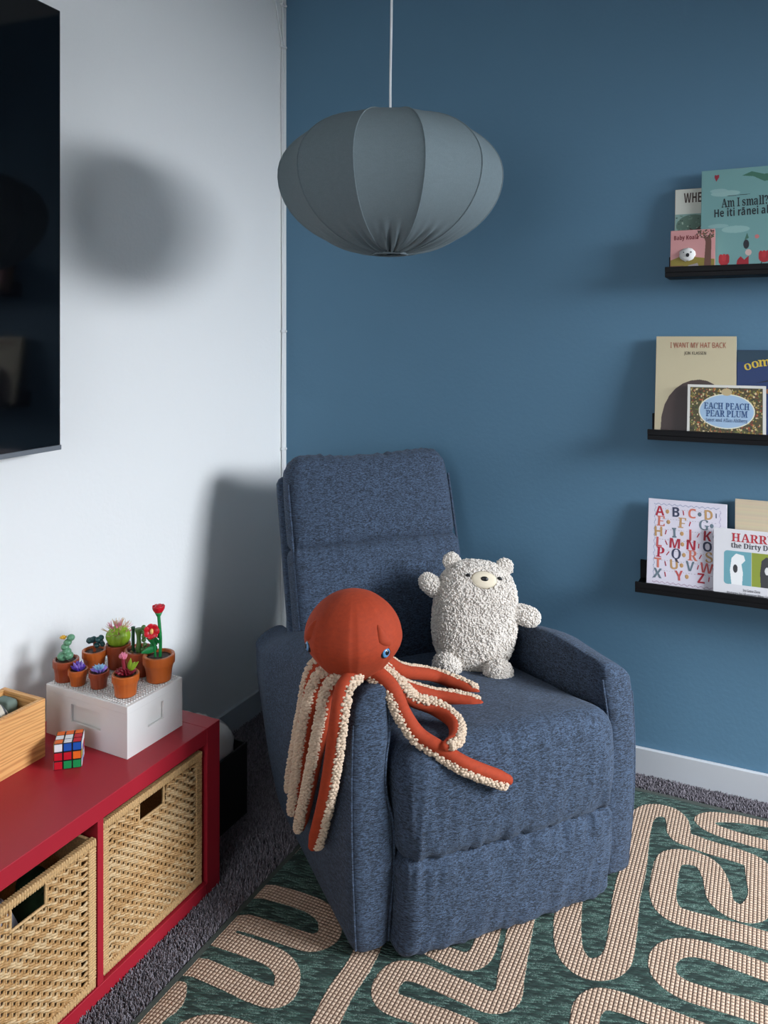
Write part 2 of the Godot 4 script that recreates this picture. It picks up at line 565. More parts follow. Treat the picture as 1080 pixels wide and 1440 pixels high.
# ---------------------------------------------------------------- pendant lamp
func pendant() -> void:
	var c := Vector3(0.845, 1.779, 0.829)
	var t := thing("pendant_lamp", "grey blue fabric balloon pendant lamp hanging over the armchair", "lamp", c)
	var cr := Vector3(cos(CAM_TURN), 0, -sin(CAM_TURN))
	var cf := Vector3(-sin(CAM_TURN), 0, -cos(CAM_TURN))
	var R := 0.277
	var prof := func(s: float) -> Vector2:      # s 0 top .. 1 bottom
		var a := lerpf(0.20, PI - 0.13, s)
		var y := cos(a)
		return Vector2(R * pow(sin(a), 0.92), y * (0.155 if y > 0 else 0.190))
	for k in 11:
		var a0 := deg_to_rad(15.4) + TAU / 11.0 * k
		var a1 := a0 + TAU / 11.0
		var seedk := float(k) * 7.3
		part("shade_panel", MB.new().surf(32, 40, func(x: float, s: float):
			var q: Vector2 = prof.call(s)
			var d0: Vector3 = cr * sin(a0) - cf * cos(a0)
			var d1: Vector3 = cr * sin(a1) - cf * cos(a1)
			var d := d0.lerp(d1, x)
			var mid := 4.0 * x * (1.0 - x)
			d *= 1.0 - 0.02 * mid
			var gather := smoothstep(0.74, 0.96, s)
			var gt := smoothstep(0.10, 0.0, s)
			var rr := q.x + gather * 0.013 * sin(x * TAU * 4.0 + seedk) * mid
			var yy := q.y - gt * 0.016 * mid + gather * 0.004 * sin(x * TAU * 3.0 + seedk + 1.0) * mid
			return d * rr + Vector3.UP * yy, false, false, false), M.shade, t)
		var pts := PackedVector3Array()
		for j in 25:
			var q: Vector2 = prof.call(j / 24.0)
			pts.append((cr * sin(a0) - cf * cos(a0)) * (q.x + 0.0005) + Vector3.UP * q.y)
		part("rib_seam", MB.new().tube(pts, 0.0016, 5), M.shade, t)
	var ring := func(r: float, y: float) -> PackedVector3Array:
		var o := PackedVector3Array()
		for k in 25: o.append(Vector3(cos(TAU * k / 24.0) * r, y, sin(TAU * k / 24.0) * r))
		return o
	part("bottom_ring", MB.new().tube(ring.call(0.042, -0.191), 0.003, 6, false), M.shade, t)
	part("top_ring", MB.new().tube(ring.call(0.062, 0.150), 0.003, 6, false), M.white_cord, t)
	part("lamp_holder", MB.new().lathe([Vector2(0, 0.155), Vector2(0.016, 0.153), Vector2(0.019, 0.13), Vector2(0.019, 0.08), Vector2(0, 0.078)], 16), M.white_cord, t)
	var spokes := MB.new()
	for k in 3: spokes.tube(PackedVector3Array([Vector3(0, 0.150, 0), Vector3(cos(TAU * k / 3) * 0.062, 0.150, sin(TAU * k / 3) * 0.062)]), 0.0018, 5)
	part("spokes", spokes, M.white_cord, t)
	part("cord", MB.new().tube(spline([Vector3(0, 0.150, 0), Vector3(-0.0, 0.24, 0), Vector3(0.004, 0.4, 0.002), Vector3(0.006, 0.6, 0.003), Vector3(0.006, 1.019, 0.003)], 8), 0.0032, 8), M.white_cord, t)

# ---------------------------------------------------------------- bench and baskets
const BENCH_X0 := 0.06
const BENCH_X1 := 0.448
const BENCH_Z0 := 0.995
const BENCH_TOP := 0.418

func bench() -> void:
	var z1 := 2.465
	var depth := BENCH_X1 - BENCH_X0
	var xm := (BENCH_X0 + BENCH_X1) / 2
	var t := thing("cube_shelf_bench", "low red cube shelf bench along the white wall", "shelf", Vector3(xm, 0, (BENCH_Z0 + z1) / 2))
	var zc := (BENCH_Z0 + z1) / 2
	var inner := z1 - BENCH_Z0 - 0.1
	part("top_board", MB.new().box(Vector3(0, BENCH_TOP - 0.019, 0), Vector3(depth, 0.038, inner - 0.001), 0.0015, 2), M.red, t)
	part("bottom_board", MB.new().box(Vector3(0, 0.019, 0), Vector3(depth, 0.038, inner - 0.001), 0.0015, 2), M.red, t)
	for s in [-1, 1]: part("side_panel", MB.new().box(Vector3(0, BENCH_TOP / 2, s * (inner / 2 + 0.025)), Vector3(depth, BENCH_TOP, 0.05), 0.0015, 2), M.red, t)
	for k in 3: part("divider", MB.new().box(Vector3(0, 0.209, -inner / 2 + 0.345 * (k + 1)), Vector3(depth - 0.002, 0.341, 0.016), 0.001), M.red, t)
	var wick := noise_tex(256, 0.03, 0.72, 1.0, 21, 3)
	M.wicker = triplanar(mat(rgb(224, 182, 126), 0.6, {"albedo_texture": wick}), 0.05)
	M.wicker_light = triplanar(mat(rgb(232, 198, 148), 0.6, {"albedo_texture": wick}), 0.05)
	M.wicker_dark = triplanar(mat(rgb(206, 160, 102), 0.6, {"albedo_texture": wick}), 0.05)
	basket(Vector3(0.440, 0.0385, 1.2175), 0.326, 0.328, 0.011, 0.0, "wicker basket in the end cube of the red bench")
	basket(Vector3(0.446, 0.0385, 1.565), 0.328, 0.312, 0.0, -0.006, "wicker basket with toys inside, in the second cube of the red bench")

func basket(at: Vector3, W: float, H: float, hz: float, dx: float, label: String) -> void:
	var t := thing("wicker_basket", label, "basket", at, 0.0, "wicker baskets in the bench")
	var r2 := RandomNumberGenerator.new()
	r2.seed = int(at.z * 1000)
	var edge := 0.021
	var h0 := H - 0.062
	var h1 := H - 0.023
	var hole0 := hz - 0.04
	var hole1 := hz + 0.04
	var stakes := 19
	var pitch := (W - 2 * edge - 0.032) / stakes
	var z0 := -W / 2 + edge + 0.016
	# stakes
	var st := MB.new()
	for k in stakes + 1:
		var z := z0 + k * pitch
		if z > hole0 and z < hole1:
			st.tube(PackedVector3Array([Vector3(-0.0065, 0.02, z), Vector3(-0.0065, h0, z)]), 0.0022, 5)
		else:
			st.tube(PackedVector3Array([Vector3(-0.0065, 0.02, z), Vector3(-0.0065, H - 0.015, z)]), 0.0022, 5)
	tag(part("stakes", st, M.wicker, t), "", "", "", "stuff")
	# weavers: paired flat canes running over and under the stakes
	var tones := [MB.new(), MB.new(), MB.new()]
	var y := 0.024
	var row := 0
	while y < H - 0.021:
		var spans := [[-W / 2 + 0.012, W / 2 - 0.012]]
		if y > h0 - 0.003: spans = [[-W / 2 + 0.012, hole0], [hole1, W / 2 - 0.012]]
		for sp in spans:
			for half in 2:
				var pts := PackedVector3Array()
				var z: float = sp[0]
				var jit := r2.randf_range(-0.0006, 0.0006)
				while z <= sp[1] + 0.0001:
					var ph := (z - z0) / pitch
					var a := cos((ph + row) * PI)
					if z < z0 - 0.004 or z > -z0 + 0.004: a = 0.2
					pts.append(Vector3(-0.0055 + 0.0042 * a, y + (half - 0.5) * lerpf(0.0018, 0.0047, smoothstep(0.0, 0.010, minf(z - z0, -z0 - z) + 0.006)) + jit + 0.0016 * sin(ph * PI + row * PI), z))
					z += pitch / 3
				tones[r2.randi() % 3].tube(pts, 0.0028, 6, false, 0.97)
		y += 0.0102
		row += 1
	for k in 3: tag(part("woven_canes", tones[k], [M.wicker, M.wicker_light, M.wicker_dark][k], t), "", "", "", "stuff")
	# wrapped rims: core rod and the turns of cane round it
	var rim := MB.new()
	for e in [[Vector3(-0.005, H - 0.010, 0), Vector3(0.015, 0.018, W), 2], [Vector3(-0.005, 0.012, 0), Vector3(0.012, 0.02, W), 2]]:
		rim.box(e[0], e[1] * Vector3(0.85, 0.85, 1), 0.005, 2)
		var k := -W / 2 + 0.004
		while k < W / 2 - 0.003:
			rim.rbox(Transform3D(Basis(Vector3.RIGHT, r2.randf_range(-0.08, 0.08)), Vector3(e[0].x, e[0].y, k)), Vector3(e[1].x, e[1].y, 0.0056), 0.0026)
			k += 0.0057
	for s in [-1.0, 1.0]:
		rim.box(Vector3(-0.005, H / 2, s * (W / 2 - edge / 2)), Vector3(0.010, H - 0.03, edge * 0.86), 0.004, 2)
		var k := 0.024
		while k < H - 0.022:
			rim.rbox(Transform3D(Basis(Vector3.RIGHT, r2.randf_range(-0.05, 0.05)), Vector3(-0.005, k, s * (W / 2 - edge / 2))), Vector3(0.0125, 0.0052, edge), 0.0024)
			k += 0.0054
	var hr := spline([Vector3(-0.004, h0, hole0), Vector3(-0.004, h1, hole0)], 2)
	rim.tube(hr, 0.0032, 6)
	rim.tube(PackedVector3Array([Vector3(-0.004, h0, hole1), Vector3(-0.004, h1, hole1)]), 0.0032, 6)
	rim.tube(PackedVector3Array([Vector3(-0.004, h0, hole0), Vector3(-0.004, h0, hole1)]), 0.0032, 6)
	tag(part("wrapped_rim", rim, M.wicker, t), "", "", "", "stuff")
	# sides, back and floor of the basket
	var D := 0.345
	part("side_wall", MB.new().box(Vector3(-D / 2, H / 2, -W / 2 + 0.006), Vector3(D - 0.02, H - 0.01, 0.008)), M.wicker, t)
	part("side_wall", MB.new().box(Vector3(-D / 2, H / 2, W / 2 - 0.006), Vector3(D - 0.02, H - 0.01, 0.008)), M.wicker, t)
	part("back_wall", MB.new().box(Vector3(-D + 0.006, H / 2, 0), Vector3(0.008, H - 0.01, W - 0.02)), M.wicker, t)
	part("basket_floor", MB.new().box(Vector3(-D / 2, 0.008, 0), Vector3(D - 0.02, 0.008, W - 0.02)), M.wicker, t)

# ---------------------------------------------------------------- television
func television() -> void:
	var t := thing("television", "large black flat television mounted on the white wall", "television", Vector3(0.095, 1.100, 1.178), 0.045)
	var W := 1.9
	var H := 1.10
	part("back_housing", MB.new().box(Vector3(-0.030, H / 2 + 0.02, W / 2), Vector3(0.035, H - 0.12, W - 0.2), 0.01, 2), M.black_satin, t)
	part("bezel", MB.new().box(Vector3(-0.008, H / 2, W / 2), Vector3(0.015, H, W), 0.002, 2), mat(rgb(40, 42, 46), 0.35, {"metallic": 0.6}), t)
	part("bottom_trim", MB.new().box(Vector3(-0.004, 0.006, W / 2), Vector3(0.016, 0.012, W - 0.001), 0.0015, 2), mat(rgb(104, 110, 116), 0.5), t)
	part("screen", MB.new().box(Vector3(0.0003, H / 2 + 0.005, W / 2), Vector3(0.0016, H - 0.016, W - 0.012), 0.0004), mat(rgb(5, 6, 9), 0.06), t)
	part("wall_mount", MB.new().box(Vector3(-0.062, H / 2, W / 2), Vector3(0.03, 0.3, 0.4), 0.004), M.black_satin, t)

# ---------------------------------------------------------------- ledges and books
class Paint:
	var im: Image
	var w: int
	var h: int
	func _init(ww: int, hh: int, c: Color) -> void:
		w = ww; h = hh
		im = Image.create(w, h, false, Image.FORMAT_RGB8)
		im.fill(c)
	# all coordinates in 0..1, y down
	func ell(cx: float, cy: float, rx: float, ry: float, c: Color) -> Paint:
		var y0 := maxi(int((cy - ry) * h), 0)
		var y1 := mini(int((cy + ry) * h), h - 1)
		for y in range(y0, y1 + 1):
			var d := 1.0 - pow(((y + 0.5) / h - cy) / ry, 2.0)
			if d <= 0: continue
			var dx := sqrt(d) * rx
			var a := clampi(int((cx - dx) * w), 0, w)
			var b := clampi(int((cx + dx) * w), 0, w)
			if b > a: im.fill_rect(Rect2i(a, y, b - a, 1), c)
		return self
	func rect(x0: float, y0: float, x1: float, y1: float, c: Color) -> Paint:
		im.fill_rect(Rect2i(int(x0 * w), int(y0 * h), maxi(1, int((x1 - x0) * w)), maxi(1, int((y1 - y0) * h))), c)
		return self
	func poly(p: Array, c: Color) -> Paint:
		for y in h:
			var fy := (y + 0.5) / h
			var xs := []
			for k in p.size() / 2:
				var k2 := (k + 1) % (p.size() / 2)
				var ay: float = p[k * 2 + 1]
				var by: float = p[k2 * 2 + 1]
				if (ay > fy) != (by > fy):
					xs.append(lerpf(p[k * 2], p[k2 * 2], (fy - ay) / (by - ay)))
			xs.sort()
			for k in range(0, xs.size() - 1, 2):
				var a := clampi(int(xs[k] * w), 0, w)
				var b := clampi(int(xs[k + 1] * w), 0, w)
				if b > a: im.fill_rect(Rect2i(a, y, b - a, 1), c)
		return self
	func line(x0: float, y0: float, x1: float, y1: float, th: float, c: Color) -> Paint:
		var steps := int(maxf(absf(x1 - x0) * w, absf(y1 - y0) * h)) + 1
		for k in steps + 1:
			var f := float(k) / steps
			ell(lerpf(x0, x1, f), lerpf(y0, y1, f), th, th * w / h, c)
		return self
	func tex() -> ImageTexture:
		return ImageTexture.create_from_image(im)

# a hardback standing on a ledge; x0 left edge, y its foot, z0 / z1 the front at the foot and the head
func book(label: String, x0: float, w: float, y: float, h: float, z0: float, z1: float, th: float, board: Color, paint: Paint, spine := Color(-1, 0, 0), roll := 0.0, rough := 0.45) -> Node3D:
	var lean := asin(clampf((z0 - z1) / h, -0.6, 0.6))
	var t := thing("picture_book", label, "book", Vector3(x0 + w / 2, y, z0), 0.0, "picture books on the black ledges")
	t.rotation = Vector3(-lean, 0, roll)
	var m := mat(board, 0.6)
	part("pages", MB.new().box(Vector3(0.001, h / 2, -th / 2), Vector3(w - 0.008, h - 0.006, th - 0.004), 0.0005), mat(rgb(226, 218, 200), 0.9), t)
	part("back_cover", MB.new().box(Vector3(0, h / 2, -th + 0.001), Vector3(w, h, 0.002), 0.0006), m, t)
	part("spine", MB.new().box(Vector3(-w / 2 + 0.0012, h / 2, -th / 2), Vector3(0.0024, h, th), 0.001), mat(spine if spine.r >= 0 else board, 0.6), t)
	var fc := part("front_cover", MB.new().box(Vector3(0, h / 2, -0.001), Vector3(w, h, 0.002), 0.0006), m, t)
	var tx := mat(Color.WHITE, rough, {"albedo_texture": paint.tex()})
	part("cover_print", MB.new().quad(Vector3(-w / 2 + 0.0008, 0.0008, 0.0003), Vector3(-w / 2 + 0.0008, h - 0.0008, 0.0003), Vector3(w / 2 - 0.0008, h - 0.0008, 0.0003), Vector3(w / 2 - 0.0008, 0.0008, 0.0003)), tx, fc)
	return t

func ink(r: int, g: int, b: int) -> StandardMaterial3D:
	return mat(rgb(r, g, b), 0.7)

func ledges_and_books() -> void:
	var n := 0
	for l in [[1.412, 1.560, "highest"], [1.362, 1.074, "middle"], [1.326, 0.611, "lowest"]]:
		var L := 1.15
		var t := thing("picture_ledge", "black picture ledge on the blue wall, %s of three" % l[2], "shelf", Vector3(l[0] + L / 2, l[1], 0), 0.0, "black picture ledges")
		part("bottom_board", MB.new().box(Vector3(0, 0.007, 0.060), Vector3(L, 0.014, 0.1195), 0.0015, 2), M.black_satin, t)
		part("front_lip", MB.new().box(Vector3(0, 0.0225, 0.1155), Vector3(L, 0.017, 0.009), 0.0015, 2), M.black_satin, t)
		part("back_rail", MB.new().box(Vector3(0, 0.042, 0.0062), Vector3(L, 0.056, 0.012), 0.0015, 2), M.black_satin, t)
		n += 1
	var y1 := 1.575
	var y2 := 1.089
	var y3 := 0.626
	# --- highest ledge
	var p := Paint.new(220, 280, rgb(196, 198, 186))
	p.rect(0.0, 0.30, 1.0, 1.0, rgb(128, 158, 150))
	p.ell(0.26, 0.44, 0.24, 0.13, rgb(86, 112, 98)).ell(0.7, 0.5, 0.3, 0.2, rgb(80, 104, 92))
	for k in 90: p.ell(rng.randf_range(0.02, 0.95), rng.randf_range(0.32, 0.58), 0.012, 0.008, [rgb(150, 170, 150), rgb(104, 130, 116), rgb(60, 84, 76)][k % 3])
	p.poly([0.24, 1.0, 0.27, 0.55, 0.2, 0.46, 0.28, 0.5, 0.38, 0.44, 0.33, 0.56, 0.36, 1.0], rgb(74, 64, 54))
	p.rect(0.0, 0.9, 1.0, 1.0, rgb(120, 126, 96))
	var b := book("pale board book with a tree, behind the teal book on the highest ledge", 1.432, 0.20, y1, 0.262, 0.068, 0.028, 0.022, rgb(184, 150, 104), p, rgb(168, 130, 84))
	lettering("WHERE IS", 0.032, ink(58, 40, 34), b, Vector3(-0.022, 0.233, 0.0006), true, false, 0.0, 1.0, "lettering", 0.104)
	p = Paint.new(280, 330, rgb(108, 150, 148))
	p.ell(0.28, 0.24, 0.17, 0.03, rgb(136, 170, 166)).ell(0.2, 0.21, 0.1, 0.02, rgb(132, 166, 164)).ell(0.4, 0.60, 0.16, 0.035, rgb(134, 170, 166)).ell(0.2, 0.56, 0.12, 0.02, rgb(128, 164, 162))
	p.ell(0.165, 0.065, 0.015, 0.016, rgb(140, 36, 50)).ell(0.192, 0.063, 0.015, 0.016, rgb(140, 36, 50)).poly([0.15, 0.07, 0.207, 0.07, 0.172, 0.115], rgb(140, 36, 50))
	p.poly([0.47, 0.075, 0.58, 0.04, 0.72, 0.075, 0.95, 0.06, 0.95, 0.13, 0.72, 0.145, 0.6, 0.09], rgb(58, 104, 86))
	p.line(0.30, 0.268, 0.56, 0.262, 0.003, rgb(44, 60, 60))
	for f in [[0.27, 0.90], [0.72, 0.88]]:
		p.line(f[0], f[1], f[0] - 0.06, 0.99, 0.006, rgb(38, 66, 46))
		p.ell(f[0], f[1], 0.062, 0.050, rgb(160, 36, 44)).ell(f[0] - 0.036, f[1] - 0.022, 0.026, 0.040, rgb(160, 36, 44)).ell(f[0] + 0.036, f[1] - 0.022, 0.026, 0.040, rgb(150, 30, 40)).ell(f[0], f[1] - 0.028, 0.026, 0.036, rgb(172, 44, 50))
	p.poly([0.40, 1.0, 0.42, 0.90, 0.46, 0.865, 0.50, 0.90, 0.55, 0.86, 0.545, 1.0], rgb(150, 32, 42))
	p.ell(0.52, 0.75, 0.032, 0.045, rgb(34, 34, 40)).ell(0.545, 0.83, 0.036, 0.03, rgb(196, 168, 160)).poly([0.50, 0.71, 0.53, 0.64, 0.55, 0.69], rgb(60, 100, 84)).ell(0.64, 0.68, 0.025, 0.02, rgb(186, 110, 108))
	b = book("large teal book with red tulips and a small heart on the highest ledge", 1.508, 0.238, y1, 0.312, 0.087, 0.036, 0.011, rgb(96, 138, 138), p)
	lettering("Am I small?", 0.027, ink(26, 34, 40), b, Vector3(0.0, 0.207, 0.0006), true, true, 0.02, 1.0, "lettering", 0.125)
	lettering("He iti rānei ahau?", 0.025, ink(26, 34, 40), b, Vector3(0.012, 0.178, 0.0006), true, false, 0.02, 1.0, "lettering", 0.19)
	p = Paint.new(220, 180, rgb(196, 140, 138))
	p.poly([0, 0.72, 0.3, 0.6, 0.6, 0.66, 1, 0.72, 1, 1, 0, 1], rgb(132, 116, 44)).rect(0, 0.86, 0.3, 1.0, rgb(112, 74, 62)).poly([0.26, 1.0, 0.42, 0.85, 0.62, 0.8, 0.7, 1.0], rgb(150, 140, 142))
	p.poly([0.76, 1.0, 0.80, 0.3, 0.74, 0.12, 0.84, 0.2, 0.9, 0.08, 0.93, 0.3, 0.92, 1.0], rgb(98, 64, 54))
	for k in 60: p.ell(rng.randf_range(0.6, 0.98), rng.randf_range(0.02, 0.2), 0.018, 0.016, [rgb(70, 46, 40), rgb(150, 92, 76), rgb(60, 74, 44)][k % 3])
	b = book("small pink finger puppet book with a fluffy grey face on its cover", 1.4255, 0.123, y1, 0.127, 0.1075, 0.090, 0.018, rgb(188, 132, 128), p)
	lettering("Baby Koala", 0.0135, ink(110, 40, 44), b, Vector3(-0.018, 0.104, 0.0006), true, false, 0.0, 1.0, "lettering", 0.068)
	var puppet := part("puppet_face", MB.new().surf(20, 14, func(a: float, q: float):
		var d := Vector3(cos(a * TAU) * sin(q * PI), cos(q * PI), sin(a * TAU) * sin(q * PI))
		return Vector3(-0.014, 0.052, 0.0) + d * Vector3(0.023, 0.020, 0.012) * (1.0 + 0.16 * noise.get_noise_3dv(d * 7.0)), true), mat(rgb(214, 214, 210), 1.0), b, "fluffy grey white puppet face")
	part("nose", MB.new().ell(Vector3(-0.012, 0.048, 0.013), Vector3(0.005, 0.006, 0.003), 10, 6), ink(18, 18, 20), puppet)
	for s in [-1, 1]: part("eye", MB.new().ell(Vector3(-0.013 + s * 0.010, 0.057, 0.0105), Vector3(0.0022, 0.0022, 0.0016), 8, 6), ink(18, 18, 20), puppet)
	# --- middle ledge
	p = Paint.new(240, 310, rgb(190, 178, 146))
	var hump := [0.03, 1.0]
	for k in 15:
		var a := PI - PI * k / 14.0
		hump.append_array([0.56 + 0.44 * cos(a) * (0.9 if a < PI / 2 else 1.1), 0.98 - 0.54 * pow(sin(a), 0.8)])
	p.poly(hump + [1.0, 1.0], rgb(66, 50, 46))
	b = book("tall cream book with a rounded dark brown hill on the middle ledge", 1.377, 0.227, y2, 0.300, 0.082, 0.030, 0.012, rgb(188, 176, 146), p)
	lettering("I WANT MY HAT BACK", 0.0165, ink(150, 66, 48), b, Vector3(0.006, 0.272, 0.0006), false, false, 0.0, 1.0, "lettering", 0.157)
	lettering("JON KLASSEN", 0.0095, ink(70, 60, 50), b, Vector3(0.0, 0.248, 0.0006), false, false, 0.0, 1.0, "lettering", 0.062)
	p = Paint.new(260, 260, rgb(20, 46, 92))
	p.rect(0, 0, 1, 0.14, rgb(24, 54, 72)).ell(0.06, 0.5, 0.1, 0.07, rgb(170, 150, 120)).poly([0.2, 0.38, 0.4, 0.33, 0.6, 0.36, 0.4, 0.355], rgb(10, 22, 44)).ell(0.75, 0.65, 0.3, 0.2, rgb(16, 34, 66)).ell(0.38, 0.47, 0.07, 0.03, rgb(140, 88, 56))
	b = book("dark blue book with yellow arched letters on the middle ledge", 1.6055, 0.235, y2, 0.258, 0.072, 0.034, 0.012, rgb(22, 44, 84), p)
	for q in [["o", 0.028, 0.210, 0.30], ["o", 0.048, 0.217, 0.22], ["m", 0.073, 0.222, 0.10], ["o", 0.106, 0.225, 0.0], ["n", 0.128, 0.224, -0.05], ["t", 0.158, 0.219, -0.15], ["h", 0.176, 0.214, -0.2], ["e", 0.197, 0.206, -0.3]]:
		lettering(q[0], 0.026, ink(198, 172, 60), b, Vector3(-0.1175 + q[1], q[2], 0.0006), true, true, q[3])
	p = Paint.new(300, 190, rgb(206, 204, 196))
	p.rect(0.035, 0.05, 0.965, 0.95, rgb(70, 62, 34))
	var leafy := [rgb(150, 120, 50), rgb(96, 104, 48), rgb(186, 164, 110), rgb(118, 52, 36), rgb(60, 70, 40), rgb(198, 180, 140), rgb(140, 130, 70), rgb(160, 84, 50), rgb(44, 44, 30)]
	for k in 900: p.ell(rng.randf_range(0.045, 0.955), rng.randf_range(0.06, 0.94), rng.randf_range(0.005, 0.016), rng.randf_range(0.007, 0.024), leafy[rng.randi() % 9])
	p.rect(0.0, 0.0, 1.0, 0.045, rgb(206, 204, 196)).rect(0.0, 0.955, 1.0, 1.0, rgb(206, 204, 196)).rect(0.0, 0.0, 0.032, 1.0, rgb(206, 204, 196)).rect(0.968, 0.0, 1.0, 1.0, rgb(206, 204, 196))
	p.ell(0.51, 0.50, 0.36, 0.335, rgb(214, 212, 190)).ell(0.51, 0.50, 0.345, 0.315, rgb(150, 176, 200)).ell(0.51, 0.13, 0.07, 0.07, rgb(180, 160, 120))
	b = book("landscape book with a leafy border and pale blue oval on the middle ledge", 1.4715, 0.212, y2, 0.155, 0.105, 0.074, 0.010, rgb(204, 202, 196), p)
	lettering("EACH PEACH", 0.019, ink(44, 76, 120), b, Vector3(0.002, 0.092, 0.0006), true, true, 0.0, 1.0, "lettering", 0.122)
	lettering("PEAR PLUM", 0.019, ink(44, 76, 120), b, Vector3(0.002, 0.070, 0.0006), true, true, 0.0, 1.0, "lettering", 0.112)
	lettering("Janet and Allan Ahlberg", 0.0095, ink(60, 84, 120), b, Vector3(0.002, 0.051, 0.0006), false, true, 0.0, 1.0, "lettering", 0.112)
	# --- lowest ledge
	p = Paint.new(240, 300, rgb(208, 202, 212))
	for side in 4:
		for k in 60:
			var f := 0.08 + 0.84 * k / 60.0
			var wob := 0.008 * sin(k * 1.25)
			if side == 0: p.ell(0.09 + wob, f, 0.006, 0.005, rgb(120, 130, 160))
			elif side == 1: p.ell(0.92 + wob, f, 0.006, 0.005, rgb(150, 140, 170))
			elif side == 2: p.ell(f, 0.055 + wob, 0.006, 0.005, rgb(120, 130, 160))
			else: p.ell(f, 0.945 + wob, 0.006, 0.005, rgb(150, 120, 140))
	for rowk in 7:
		var xx := 0.15
		while xx < 0.86:
			p.rect(xx, 0.105 + rowk * 0.118, xx + rng.randf_range(0.008, 0.025), 0.109 + rowk * 0.118, rgb(120, 110, 118))
			xx += 0.035
	var cols := [ink(168, 32, 52), ink(186, 84, 82), ink(180, 140, 92), ink(56, 60, 84), ink(160, 40, 56), ink(96, 112, 122), ink(196, 110, 92)]
	var bb := book("white alphabet board with colourful letters on the lowest ledge", 1.3545, 0.224, y3, 0.262, 0.088, 0.034, 0.008, rgb(214, 210, 216), p, rgb(200, 204, 214))
	var lines := ["ABCD", "EFG", "HIJK", "LMNO", "PQRS", "TUVW", "XYZ"]
	var ci := 0
	for rk in 7:
		var s: String = lines[rk]
		for k in s.length():
			var wv2: float = 0.19 / s.length()
			var xx := -0.078 + k * wv2 * 0.97 + 0.004 * sin(rk * 2.0)
			lettering(s[k], 0.0300, cols[(ci * 3 + rk) % 7], bb, Vector3(xx, 0.226 - rk * 0.031, 0.0006), true, rk % 3 == 1, rng.randf_range(-0.08, 0.08), 1.0)
			if k < s.length():
				var fruit := MB.new()
				if ci % 2 == 0: fruit.ell(Vector3(xx + 0.022, 0.226 - rk * 0.031, 0.0005), Vector3(0.0055, 0.0065, 0.0004), 10, 6)
				else: fruit.rbox(Transform3D(Basis(Vector3.BACK, rng.randf_range(-0.6, 0.6)), Vector3(xx + 0.022, 0.226 - rk * 0.031, 0.0005)), Vector3(0.003, 0.014, 0.0006), 0.0003)
				part("printed_picture", fruit, cols[(ci * 5 + 2 + rk) % 7], bb)
			ci += 1
	p = Paint.new(60, 60, rgb(198, 182, 158))
	for k in 60: p.rect(0, k / 60.0, 1.0, k / 60.0 + 0.008, rgb(194 + (k * 7) % 9, 178 + (k * 5) % 9, 154))
	book("plain beige cloth-bound book at the back of the lowest ledge", 1.600, 0.20, y3, 0.276, 0.060, 0.026, 0.016, rgb(196, 180, 156), p, rgb(206, 192, 168), 0.0, 0.9)
	p = Paint.new(240, 270, rgb(206, 204, 206))
	for q in [[0.14, 0.5, rgb(96, 150, 160)], [0.5, 0.86, rgb(128, 140, 40)]]:
		p.rect(q[0], 0.36, q[1], 0.76, q[2])
	p.ell(0.19, 0.36, 0.05, 0.045, rgb(96, 150, 160)).rect(0.19, 0.315, 0.5, 0.37, rgb(96, 150, 160)).rect(0.5, 0.315, 0.81, 0.37, rgb(128, 140, 40)).ell(0.81, 0.36, 0.05, 0.045, rgb(128, 140, 40)).ell(0.19, 0.76, 0.05, 0.045, rgb(96, 150, 160)).ell(0.81, 0.76, 0.05, 0.045, rgb(128, 140, 40)).rect(0.19, 0.74, 0.5, 0.805, rgb(96, 150, 160)).rect(0.5, 0.74, 0.81, 0.805, rgb(128, 140, 40))
	# plain rounded shapes stand where the cover shows its animals
	p.poly([0.24, 0.80, 0.22, 0.6, 0.24, 0.42, 0.3, 0.35, 0.4, 0.37, 0.42, 0.44, 0.37, 0.5, 0.39, 0.62, 0.38, 0.80], rgb(222, 222, 220)).ell(0.29, 0.57, 0.03, 0.06, rgb(40, 40, 42))
	p.poly([0.62, 0.80, 0.61, 0.6, 0.63, 0.42, 0.69, 0.36, 0.79, 0.38, 0.81, 0.46, 0.78, 0.52, 0.80, 0.64, 0.78, 0.80], rgb(46, 46, 48)).ell(0.70, 0.56, 0.03, 0.055, rgb(206, 206, 204))
	b = book("white book with red and black title above a blue and green panel", 1.5435, 0.205, y3, 0.196, 0.104, 0.070, 0.010, rgb(208, 206, 208), p)
	lettering("HARRY", 0.0235, ink(172, 38, 50), b, Vector3(0.004, 0.172, 0.0006), true, true, 0.0, 1.0, "lettering", 0.116)
	lettering("the Dirty Dog", 0.0145, ink(36, 34, 44), b, Vector3(0.004, 0.150, 0.0006), true, true, 0.0, 1.0, "lettering", 0.118)
	lettering("by Gene Zion", 0.007, ink(60, 58, 66), b, Vector3(0.0, 0.026, 0.0006), false, true, 0.0, 1.0, "lettering", 0.045)
	lettering("Pictures by Margaret Bloy Graham", 0.007, ink(60, 58, 66), b, Vector3(0.0, 0.015, 0.0006), false, true, 0.0, 1.0, "lettering", 0.13)
	# books farther along the ledges, seen mirrored in the television
	var more := [[1.80, y1, 0.2, 0.24, rgb(186, 176, 150), "tan book beyond the teal tulip book on the highest ledge"], [2.05, y1, 0.22, 0.2, rgb(140, 60, 52), "brick red book near the end of the highest ledge"], [1.86, y2, 0.22, 0.26, rgb(70, 96, 110), "grey blue book beyond the dark blue one on the middle ledge"], [2.12, y2, 0.2, 0.21, rgb(196, 190, 170), "ivory book near the end of the middle ledge"], [1.82, y3, 0.2, 0.25, rgb(150, 160, 150), "sage grey book beyond the beige cloth-bound one on the lowest ledge"], [2.06, y3, 0.24, 0.22, rgb(200, 196, 190), "pale grey book near the end of the lowest ledge"]]
